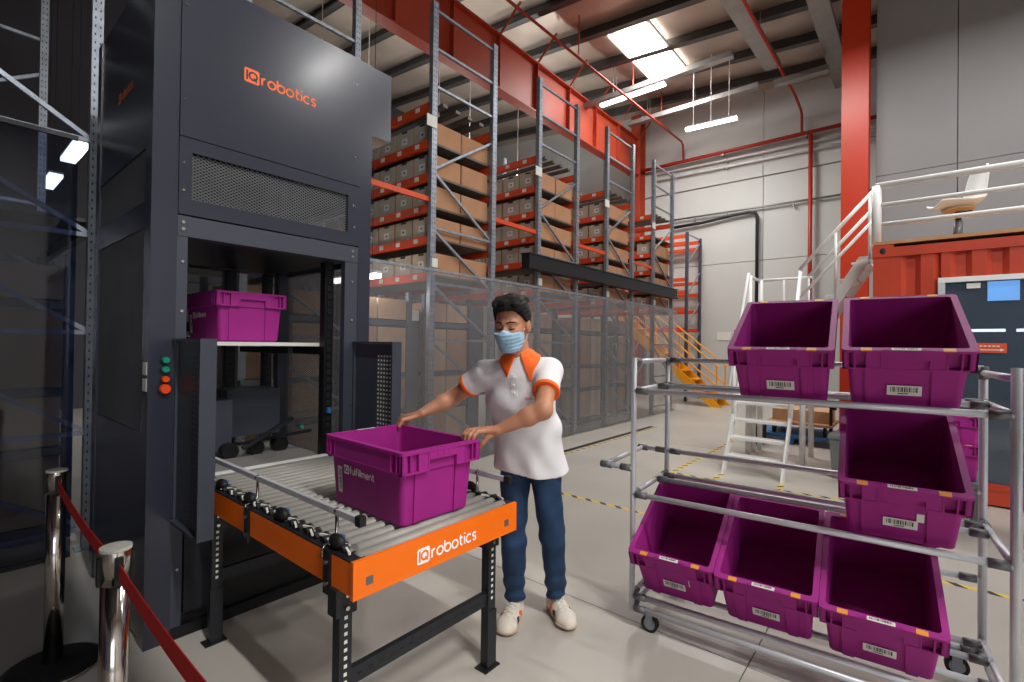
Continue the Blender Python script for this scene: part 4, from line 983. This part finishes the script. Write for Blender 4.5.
# goods under the stair
t = thing('blue_pallet', 'blue plastic pallet on the floor under the white stair', 'pallet', (9.1, 1.5, 0))
MB().box((8.7, .9, .10), (9.7, 2.2, .15)).build('deck', 'blue', t)
for y in (.95, 1.55, 2.15): MB().box((8.7, y-.05, 0), (9.7, y+.05, .10)).build('runner', 'blue', t)
t = thing('wood_dolly', 'plywood dolly with black wheels resting on the blue pallet', 'dolly', (9.1, 1.5, .15))
MB().box((8.75, 1.0, .30), (9.6, 1.9, .34)).build('board', 'wood', t)
for x in (8.85, 9.5):
    for y in (1.1, 1.8): MB().tube((x, y-.02, .225), (x, y+.02, .225), .075, 14).build('wheel', 'rubber', t)
MB().bar((8.8, 1.0, .6), (8.8, .95, .6), .04, .04).build('push_bar', 'black', t); MB().bar((8.8, 1.02, .34), (8.8, 1.02, .62), .04, .04).build('upright', 'black', t)
t = thing('folded_cartons', 'flat pale cartons stacked on the plywood dolly', 'cartons', (9.1, 1.5, .34))
MB().box((8.95, 1.05, .342), (9.55, 1.85, .52)).build('bundle', 'card2', t); MB().box((8.95, 1.42, .52), (9.55, 1.46, .523)).build('strap', 'black', t)
t = thing('grey_bin', 'grey plastic waste bin with lid beside the container', 'bin', (6.9, .66, 0))
b = MB(); b.loft([[(x*.8+6.9, y*.8+.66, 0) for x, y in ((-.14, -.14), (.14, -.14), (.14, .14), (-.14, .14))], [(x+6.9, y+.66, .46) for x, y in ((-.14, -.14), (.14, -.14), (.14, .14), (-.14, .14))]]); b.build('body', 'greybin', t)
MB().box((6.745, .505, .46), (7.055, .815, .50)).build('lid', 'greybin', t); MB().bar((6.75, .55, .48), (6.75, .77, .48), .03, .03).build('lid_handle', 'greybin', t)
t = thing('floor_cleaner', 'dark small floor machine standing under the white stair', 'machine', (8.4, 1.95, 0))
MB().box((8.25, 1.85, .02), (8.55, 2.08, .30)).build('body', 'rubber', t); MB().bar((8.5, 1.95, .3), (8.6, 1.95, .75), .03, .03).build('handle', 'black', t)
# ================================================================== the worker (smooth blended surfaces)
def smin(a, b, k):
    if k <= 0: return np.minimum(a, b)
    hh = np.clip(.5+.5*(b-a)/k, 0, 1); return b*(1-hh)+a*hh-k*hh*(1-hh)
class Field:
    def __init__(s, lo, hi, h):
        s.lo = np.array(lo, float); s.h = h; s.n = np.ceil((np.array(hi)-s.lo)/h).astype(int)+1
        s.F = np.full(s.n, .3, np.float32); s.ax = [s.lo[i]+h*np.arange(s.n[i]) for i in range(3)]
    def sub(s, blo, bhi):
        a = np.clip(np.floor((np.array(blo)-s.lo)/s.h).astype(int), 0, s.n); b = np.clip(np.ceil((np.array(bhi)-s.lo)/s.h).astype(int)+1, 0, s.n)
        sl = tuple(slice(a[i], b[i]) for i in range(3))
        g = np.meshgrid(*[s.ax[i][sl[i]] for i in range(3)], indexing='ij'); return sl, np.stack(g, -1)
    def put(s, blo, bhi, fn, k, op='u', pad=.06):
        sl, P = s.sub(np.array(blo)-pad, np.array(bhi)+pad)
        if P.size == 0: return s
        d = fn(P); o = s.F[sl]
        s.F[sl] = smin(o, d, k) if op == 'u' else -smin(-o, d, k); return s
    def cone(s, a, b, ra, rb, u=None, k=.02, op='u'):
        a, b = np.array(a, float), np.array(b, float); ax = b-a; L = np.linalg.norm(ax); ax = ax/L
        ra = (ra, ra) if np.isscalar(ra) else ra; rb = (rb, rb) if np.isscalar(rb) else rb
        u = np.array(u if u is not None else ((0, 0, 1) if abs(ax[2]) < .9 else (1, 0, 0)), float); u = u-ax*(u@ax); u /= np.linalg.norm(u); v = np.cross(ax, u)
        def fn(P):
            q = P-a; t = q@ax; tc = np.clip(t/L, 0, 1); ru = ra[0]+(rb[0]-ra[0])*tc; rv = ra[1]+(rb[1]-ra[1])*tc
            mn = np.minimum(ru, rv); e = (t-tc*L)/mn
            return (np.sqrt((q@u/ru)**2+(q@v/rv)**2+e**2)-1)*mn
        m = max(*ra, *rb); return s.put(np.minimum(a, b)-m, np.maximum(a, b)+m, fn, k, op)
    def ell(s, c, r, axes=None, k=.02, op='u'):
        c = np.array(c, float); r = np.array(r, float); A = np.array(axes) if axes is not None else np.eye(3)
        def fn(P):
            q = (P-c)@A.T; k0 = np.sqrt(((q/r)**2).sum(-1)); k1 = np.sqrt(((q/r**2)**2).sum(-1))+1e-9; return k0*(k0-1)/k1
        return s.put(c-r.max(), c+r.max(), fn, k, op)
    def mesh(s, name, mt, parent, smooth=True):
        F = s.F; S = F < 0; n = F.shape
        c = sum(S[i:n[0]-1+i, j:n[1]-1+j, l:n[2]-1+l].astype(np.int8) for i in (0, 1) for j in (0, 1) for l in (0, 1))
        act = (c > 0) & (c < 8); idx = np.full(act.shape, -1, np.int64); I = np.argwhere(act); idx[act] = np.arange(len(I))
        acc = np.zeros((len(I), 3)); w_ = np.zeros(len(I)); cor = [(i, j, l) for i in (0, 1) for j in (0, 1) for l in (0, 1)]
        for a in cor:
            for b in cor:
                if sum(abs(x-y) for x, y in zip(a, b)) != 1 or a > b: continue
                fa = F[I[:, 0]+a[0], I[:, 1]+a[1], I[:, 2]+a[2]]; fb = F[I[:, 0]+b[0], I[:, 1]+b[1], I[:, 2]+b[2]]
                m = (fa < 0) != (fb < 0); t = np.where(m, fa/(fa-fb+1e-12), 0)
                acc += np.where(m[:, None], np.array(a)+t[:, None]*(np.array(b)-np.array(a)), 0); w_ += m
        V = s.lo+s.h*(I+acc/w_[:, None]); faces = []
        for d in range(3):
            e1, e2 = [x for x in range(3) if x != d]
            sl0 = [slice(1, None)]*3; sl0[d] = slice(0, n[d]-1); sl1 = list(sl0); sl1[d] = slice(1, n[d])
            a, b = S[tuple(sl0)], S[tuple(sl1)]; E = np.argwhere(a != b)
            if not len(E): continue
            ins = a[a != b]; p = E.copy(); p[:, e1] += 1; p[:, e2] += 1
            ok = (p[:, e1] < n[e1]-1) & (p[:, e2] < n[e2]-1); p = p[ok]; ins = ins[ok]
            def cell(o1, o2):
                q = p.copy(); q[:, e1] += o1; q[:, e2] += o2; return idx[q[:, 0], q[:, 1], q[:, 2]]
            Q = np.stack([cell(-1, -1), cell(0, -1), cell(0, 0), cell(-1, 0)], -1)
            fl_ = ins if d != 1 else ~ins
            Q[~fl_] = Q[~fl_][:, ::-1]; faces.append(Q[(Q >= 0).all(1)])
        Q = np.concatenate(faces); me = bpy.data.meshes.new(name)
        off = np.array(ORG.get(parent.name, (0, 0, 0))); V = V-off
        me.vertices.add(len(V)); me.vertices.foreach_set('co', V.astype(np.float32).ravel())
        me.loops.add(Q.size); me.loops.foreach_set('vertex_index', Q.ravel().astype(np.int32))
        me.polygons.add(len(Q)); me.polygons.foreach_set('loop_start', np.arange(0, Q.size, 4, dtype=np.int32)); me.polygons.foreach_set('loop_total', np.full(len(Q), 4, np.int32))
        me.materials.append(M[mt]); me.update(); me.validate()
        me.polygons.foreach_set('use_smooth', [smooth]*len(me.polygons))
        return link(name, me, parent)
A_ = lambda *v: np.array(v, float)
per = thing('person', 'worker in white polo with orange collar, blue mask and jeans, holding the tote', 'person', (2.12, 1.58, 0))
Fw = A_(-.90, -.436, 0); Rr = A_(-.436, .90, 0)
J = dict(pel=A_(2.084, 1.60, .92), wai=A_(2.03, 1.585, 1.06), che=A_(1.945, 1.562, 1.23), shm=A_(1.905, 1.545, 1.355), neb=A_(1.885, 1.512, 1.43),
         hd=A_(1.812, 1.511, 1.602), Rs=A_(1.832, 1.700, 1.352), Ls=A_(1.965, 1.398, 1.372), Re=A_(1.80, 1.905, 1.215), Rw=A_(1.652, 1.975, 1.142),
         Le=A_(1.765, 1.285, 1.212), Lw=A_(1.648, 1.448, 1.118), Rh=A_(2.067, 1.683, .88), Lh=A_(2.10, 1.515, .89), Rk=A_(2.02, 1.655, .47), Lk=A_(2.150, 1.492, .48), Ra=A_(2.09, 1.698, .09), La=A_(2.275, 1.555, .09))
f3 = A_(-.955, -.296, 0); f3 /= np.linalg.norm(f3); pt = R(17); up3 = f3*math.sin(pt)+A_(0, 0, 1)*math.cos(pt); f3 = f3*math.cos(pt)-A_(0, 0, 1)*math.sin(pt); s3 = np.cross(f3, up3)
HA = np.stack([s3, f3, up3])
def hp(a, b, c): return J['hd']+s3*a+f3*b+up3*c
def head_prims(F, grow=0.0, mask=False):
    F.ell(hp(0, -.012, .022), A_(.074, .094, .098)+grow, HA, .02)
    F.ell(hp(0, .028, -.045), A_(.060, .064, .078)+grow, HA, .03)
    F.ell(hp(0, .052, -.098), A_(.028, .026, .026)+grow, HA, .03)
    for s_ in (-1, 1): F.ell(hp(.036*s_, .058, -.022), A_(.026, .026, .026)+grow, HA, .025)
    if mask: F.cone(hp(0, .080, .0), hp(0, .092, -.032), .014, .022, None, .05); F.cone(hp(0, .082, -.03), hp(0, .066, -.09), .03, .03, None, .05)
    else: F.cone(hp(0, .084, .010), hp(0, .108, -.030), .010, .015, None, .014)
body = Field((1.50, 1.18, 0.02), (2.42, 2.14, 1.80), .005)
head_prims(body)
for s_ in (-1, 1):
    body.cone(hp(.012*s_, .080, .026), hp(.050*s_, .066, .024), .011, .010, None, .016)
    body.ell(hp(.031*s_, .096, .004), (.017, .014, .012), HA, .012, 'c')
    body.ell(hp(.031*s_, .073, .003), (.0145, .0135, .012), HA, .006)
    body.ell(hp(.080*s_, -.006, -.012), (.012, .023, .034), HA, .008)
body.cone(J['neb']+A_(0, 0, -.03), hp(0, -.025, -.06), .056, .055, None, .03)
body.cone(J['pel'], J['wai'], (.14, .10), (.13, .09), Rr, .03); body.cone(J['wai'], J['che'], (.13, .09), (.14, .095), Rr, .03); body.cone(J['che'], J['shm'], (.14, .095), (.12, .07), Rr, .03)
body.cone(J['Rs'], J['Ls'], .05, .05, None, .04)
for s_, e_, w_ in (('Rs', 'Re', 'Rw'), ('Ls', 'Le', 'Lw')):
    body.cone(J[s_], J[e_], .047, .041, None, .02); m_ = J[e_]*.68+J[w_]*.32
    body.cone(J[e_], m_, .040, .041, None, .02); body.cone(m_, J[w_], (.040, .038), (.024, .030), None, .02)
for h_, k_, a_ in (('Rh', 'Rk', 'Ra'), ('Lh', 'Lk', 'La')):
    body.cone(J[h_], J[k_], .075, .05, None, .03); body.cone(J[k_], J[a_], .05, .034, None, .02)
def finger(pts, r0, r1):
    for q in range(len(pts)-1):
        n_ = len(pts)-1; body.cone(pts[q], pts[q+1], r0+(r1-r0)*q/n_, r0+(r1-r0)*(q+1)/n_, None, .004)
# left hand: fingers over the near rim into the tote, thumb outside
kn = [A_(1.592, 1.487+.0195*i, 1.118-.002*abs(i-1.5)) for i in range(4)]
for i in range(4): body.cone(J['Lw'], kn[i], (.014, .022), (.0115, .0115), None, .012)
ln = [.9, 1.0, .97, .8]
for i in range(4):
    l = ln[3-i]; a = kn[i]; finger([a, a+A_(-.036*l, .006, .0), a+A_(-.058*l, .010, -.016), a+A_(-.062*l, .012, -.040*l)], .0105, .0082)
finger([J['Lw']+A_(-.012, .006, -.012), A_(1.612, 1.478, 1.088), A_(1.598, 1.492, 1.062), A_(1.594, 1.508, 1.040)], .0145, .0095)
# right hand: palm on the far corner, thumb hooked inside, fingers outside
kn = [A_(1.603+.004*i, 2.060-.0185*i, 1.118) for i in range(4)]
for i in range(4): body.cone(J['Rw'], kn[i], (.014, .022), (.0115, .0115), None, .012)
for i in range(4):
    l = ln[i]; a = kn[i]; finger([a, a+A_(-.006, .028*l, -.012), a+A_(-.010, .040*l, -.036), a+A_(-.016, .036*l, -.060*l)], .0105, .0082)
finger([J['Rw']+A_(-.02, .0, -.010), A_(1.592, 1.998, 1.118), A_(1.556, 2.012, 1.112), A_(1.540, 2.018, 1.080)], .0145, .0095)
bo = body.mesh('body', 'skin', per)
# hair
hf = Field(J['hd']-.2, J['hd']+.22, .004)
hf.ell(hp(0, -.016, .030), (.088, .106, .112), HA, .0); hf.ell(hp(-.004, .026, .094), (.070, .074, .046), HA, .04)
for q in range(26):
    a = rng.uniform(-.06, .06); b = rng.uniform(-.07, .08); hf.ell(hp(a, b, .128-.9*a*a*10*.1-(b-.01)**2*3.2+rng.uniform(-.006, .004)), (.018, .024, .013), HA, .012)
sl, P = hf.sub(J['hd']-.2, J['hd']+.22); q = P-J['hd']; qs, qf, qu = q@s3, q@f3, q@up3
hl = np.interp(qf, [-.11, -.06, -.01, .012, .034, .05, .075, .12], [-.085, -.065, -.01, .012, .045, .072, .086, .090])+.004*np.sin(qs*150)+.002*np.sin(qs*420+1)
hf.F = np.maximum(hf.F[sl]+.0012*np.sin(qs*260+qf*140)*np.sin(qf*210)+.0012*np.sin(qu*300+qs*90), (hl-qu)).astype(np.float32)
hf.mesh('hair', 'hair', per)
# mask
mf = Field(J['hd']-.2, J['hd']+.2, .0035); head_prims(mf, .0085, True)
sl, P = mf.sub(J['hd']-.2, J['hd']+.2); q = P-J['hd']; qs, qf, qu = q@s3, q@f3, q@up3
topc = -.018+.016*np.exp(-(qs/.018)**2)-.25*np.abs(qs)*.2
mf.F = np.maximum(np.maximum(mf.F+.0012*np.sin(qu*330), np.maximum(qu-topc, -.118-qu)), np.maximum(.018-qf, np.abs(qs)-.066)).astype(np.float32)
mk = mf.mesh('face_mask', 'mask', per)
for s_ in (-1, 1):
    for zz in (-.024, -.085): MB().path([tuple(hp(.0655*s_, .025, zz)), tuple(hp(.073*s_, .006, zz*.8+.002)), tuple(hp(.081*s_, -.010, .012 if zz > -.05 else -.035))], .0016, 5).build('ear_loop', 'label', mk)
    MB().path([tuple(hp(.012*s_, .0925, .026)), tuple(hp(.030*s_, .091, .032)), tuple(hp(.052*s_, .074, .026))], .0042, 6, r2=.002).build('eyebrow', 'hair', per, smooth=True)
    MB().path([tuple(hp(.018*s_, .0860, -.002)), tuple(hp(.031*s_, .0875, -.006)), tuple(hp(.045*s_, .0795, -.001))], .0030, 6).build('eyelash', 'eye', per, smooth=True)
# polo shirt
sf = Field((1.66, 1.14, .78), (2.34, 2.0, 1.50), .006)
sf.cone(J['pel']+A_(.01, 0, -.10), J['wai'], (.208, .150), (.174, .122), Rr, .03); sf.cone(J['wai'], J['che'], (.172, .120), (.168, .118), Rr, .03)
sf.cone(J['che'], J['shm'], (.168, .118), (.146, .088), Rr, .04); sf.cone(J['Rs'], J['Ls'], .064, .064, None, .05); sf.cone(J['shm'], J['neb']-A_(0, 0, .01), (.09, .08), (.066, .066), Rr, .05)
cf = {}
for s_, e_, fr_ in (('Rs', 'Re', .50), ('Ls', 'Le', .56)):
    a, b = J[s_], J[e_]; e = a+(b-a)*fr_; cf[s_] = (a+(b-a)*(fr_-.09), a+(b-a)*(fr_+.0), (b-a)/np.linalg.norm(b-a))
    sf.cone(a, e+(b-a)*.2, .066, .060, None, .03)
sl, P = sf.sub((1.66, 1.14, .78), (2.34, 2.0, 1.50)); q = P-J['che']; qr, qf, qz = q@Rr, q@Fw, q[..., 2]
F_ = sf.F
wr = .003*np.sin(qz*20+qr*26+qf*8)*np.clip((.02-qz)*4, 0, 1)+.0055*np.sin(qr*30+qz*16+1)*np.clip((-.05-qz)*4, 0, 1)+.003*np.sin(qr*55-qz*24)*np.clip((-.15-qz)*5, 0, 1)+.0016*np.sin(qz*33-qr*40+1)
F_ = F_+wr
FPRE = F_.copy()
F_ = np.maximum(F_, .842+.014*np.sin(qr*13+.4)-.012*np.cos(qf*14)-P[..., 2])
for s_ in ('Rs', 'Ls'):
    c0, c1, dd = cf[s_]; far = ((P-J[s_])@dd) > 0; lim = (P-c1)@dd
    near = np.linalg.norm((P-c1)-(lim[..., None]*dd), axis=-1) < .085
    F_ = np.where(far & near & (np.abs(lim) < .12), np.maximum(F_, lim), F_)
sf.F = F_.astype(np.float32)
sh = sf.mesh('polo_shirt', 'shirt', per)
def sample(A, P):
    G = (P-sf.lo)/sf.h; I0 = np.clip(np.floor(G).astype(int), 0, sf.n-2); T = G-I0; o = np.zeros(P.shape[:3])
    for a in (0, 1):
        for b in (0, 1):
            for c in (0, 1):
                o += np.abs(1-a-T[..., 0])*np.abs(1-b-T[..., 1])*np.abs(1-c-T[..., 2])*A[I0[..., 0]+a, I0[..., 1]+b, I0[..., 2]+c]
    return o
for s_ in ('Rs', 'Ls'):
    c0, c1, dd = cf[s_]; cff = Field(c1-.13, c1+.13, .004); sl, P = cff.sub(c1-.13, c1+.13); lim = (P-c1)@dd
    rad = np.linalg.norm((P-c1)-lim[..., None]*dd, axis=-1)
    cff.F = np.maximum(np.maximum(sample(FPRE, P)-.003, np.abs(lim+.009)-.011), rad-.084).astype(np.float32); cff.mesh('sleeve_band', 'collar', sh)
# collar: stand around the neck with turned-down leaves lying on the shirt, open at the front
cl = Field(J['neb']-.16, J['neb']+.14, .0035); sl, P = cl.sub(J['neb']-.16, J['neb']+.14)
sF = sample(sf.F, P)
q = P-J['neb']; qr, qf, qz = q@Rr, q@Fw, q[..., 2]
axd = np.sqrt(qr**2+(qf-.35*qz)**2)
cl.cone(J['neb']+A_(0, 0, -.03), J['neb']+Fw*.014+A_(0, 0, .040), (.073, .073), (.067, .067), Rr, 0)
stand = np.maximum(cl.F, qz-(.036-.30*np.clip(qf, -.05, .1)))
leaf = np.maximum(sF-.009, axd-(.098+.012*np.clip(qf/.07, 0, 1)))
cf_ = smin(stand, leaf, .012)
gap = np.where(qf > .02, (.010+.35*np.clip(.03-qz, 0, .2))-np.abs(qr), -1)
cf_ = np.maximum(np.maximum(cf_, gap), -.105-qz)
cl.F = cf_.astype(np.float32); cl.mesh('collar', 'collar', sh)
# placket with buttons, chest lettering
def chest(r_, z_):
    # nearest point on the shirt front for a given sideways offset and height
    o = J['che']+Rr*r_; o = A_(o[0], o[1], z_)
    for q in range(80):
        p = o+Fw*(.26-.004*q); i = np.round((p-sf.lo)/sf.h).astype(int)
        if (i >= 0).all() and (i < sf.n).all() and sf.F[tuple(i)] < 0: return p
    return o+Fw*.13
pk = MB(); rings = []
for z_ in (1.365, 1.34, 1.31, 1.28, 1.25):
    l_, r_ = chest(-.016, z_)+Fw*.002, chest(.016, z_)+Fw*.002; rings.append([tuple(l_), tuple(r_), tuple(r_+Fw*.002), tuple(l_+Fw*.002)])
pk.loft(rings); pko = pk.build('placket', 'shirt', sh)
for z_ in (1.345, 1.305, 1.265): MB().ball(tuple(chest(0, z_)+Fw*.005), .005, 8, 5).build('button', 'label', pko)
p0 = chest(-.055, 1.238)+Fw*.007
logo('robotics', tuple(p0), tuple(-Rr), (0, 0, 1), .0052, sh, 'logo_orange', 'shirt')
# jeans
jf = Field((1.88, 1.36, .05), (2.42, 1.86, 1.0), .006)
jf.cone(J['Rh']+A_(0, 0, .02), J['Lh']+A_(0, 0, .02), (.09, .095), (.09, .095), (0, 0, 1), .03)
for h_, k_, a_ in (('Rh', 'Rk', 'Ra'), ('Lh', 'Lk', 'La')):
    jf.cone(J[h_]-A_(0, 0, .03), J[k_], (.094, .086), (.068, .062), Fw, .02); jf.cone(J[k_], J[a_]+A_(0, 0, .05), (.072, .066), (.060, .056), Fw, .03)
sl, P = jf.sub((1.88, 1.36, .05), (2.42, 1.86, 1.0)); z = P[..., 2]; q = P-J['pel']
fold = .007*np.sin(z*75+q[..., 0]*25+q[..., 1]*20)*np.clip((.34-z)*5, 0, 1)+.0035*np.sin(z*52+q[..., 1]*30)*np.exp(-((z-.48)/.12)**2)+.003*np.sin(z*30+q[..., 0]*60)
jf.F = np.maximum(jf.F+fold, .112+.006*np.sin(q[..., 0]*40)-z)
jf.F = np.maximum(jf.F, z-.93).astype(np.float32)
jf.mesh('jeans', 'jeans', per)
# shoes
for nm, heel, toe in (('R', A_(2.150, 1.716, 0), A_(1.905, 1.626, 0)), ('L', A_(2.318, 1.620, 0), A_(2.180, 1.378, 0))):
    d = toe-heel; L = np.linalg.norm(d); d /= L; sd = A_(-d[1], d[0], 0); lo = np.minimum(heel, toe)-.09; hi = np.maximum(heel, toe)+.09; lo[2] = -.02; hi[2] = .19
    def upper(F, g=0.0):
        F.cone(heel+d*.035+A_(0, 0, .045), heel+d*.12+A_(0, 0, .050), (.036+g, .048), (.040+g, .046), sd, .02)
        F.cone(heel+d*.12+A_(0, 0, .048), heel+d*.20+A_(0, 0, .040), (.040+g, .046), (.048+g, .036), sd, .03)
        F.cone(heel+d*.20+A_(0, 0, .038), toe-d*.034+A_(0, 0, .032), (.048+g, .036), (.036+g, .026), sd, .03)
    U = Field(lo, hi, .004); upper(U); U.cone(heel+d*.05+A_(0, 0, .06), heel+d*.055+A_(0, 0, .118), (.046, .038), (.047, .040), d, .02); U.cone(heel+d*.09+A_(0, 0, .075), heel+d*.15+A_(0, 0, .070), .026, .018, None, .02)
    sl, P = U.sub(lo, hi); U.F = np.maximum(U.F, np.maximum(.016-P[..., 2], P[..., 2]-.132)).astype(np.float32); so = U.mesh('shoe', 'shoe', per)
    S_ = Field(lo, hi, .004); upper(S_, .005); sl, P = S_.sub(lo, hi); S_.F = np.maximum(S_.F-.002, np.maximum(.001-P[..., 2], P[..., 2]-.027)).astype(np.float32); S_.mesh('sole', 'sole', so)
    for q in range(5):
        c = heel+d*(.095+.024*q)+A_(0, 0, .121-.0085*q); MB().path([tuple(c-sd*.026-A_(0, 0, .010)), tuple(c+A_(0, 0, .003)), tuple(c+sd*.026-A_(0, 0, .010))], .0042, 5).build('lace', 'label', so)
    for s_ in (-1, 1):
        c = heel+d*.110+sd*.0425*s_+A_(0, 0, .058); MB().hexa([tuple(c+d*a+A_(0, 0, b)+sd*s_*e) for e in (-.006, .004) for a, b in ((-.028, -.018), (.024, -.020), (.012, .018), (-.016, .014))]).build('side_patch', 'logo_orange', so)
        c = heel+d*.150+sd*.0455*s_+A_(0, 0, .048); MB().hexa([tuple(c+d*a+A_(0, 0, b)+sd*s_*e) for e in (-.005, .004) for a, b in ((-.016, -.012), (.016, -.012), (.006, .014), (-.012, .014))]).build('side_patch', 'ink', so)
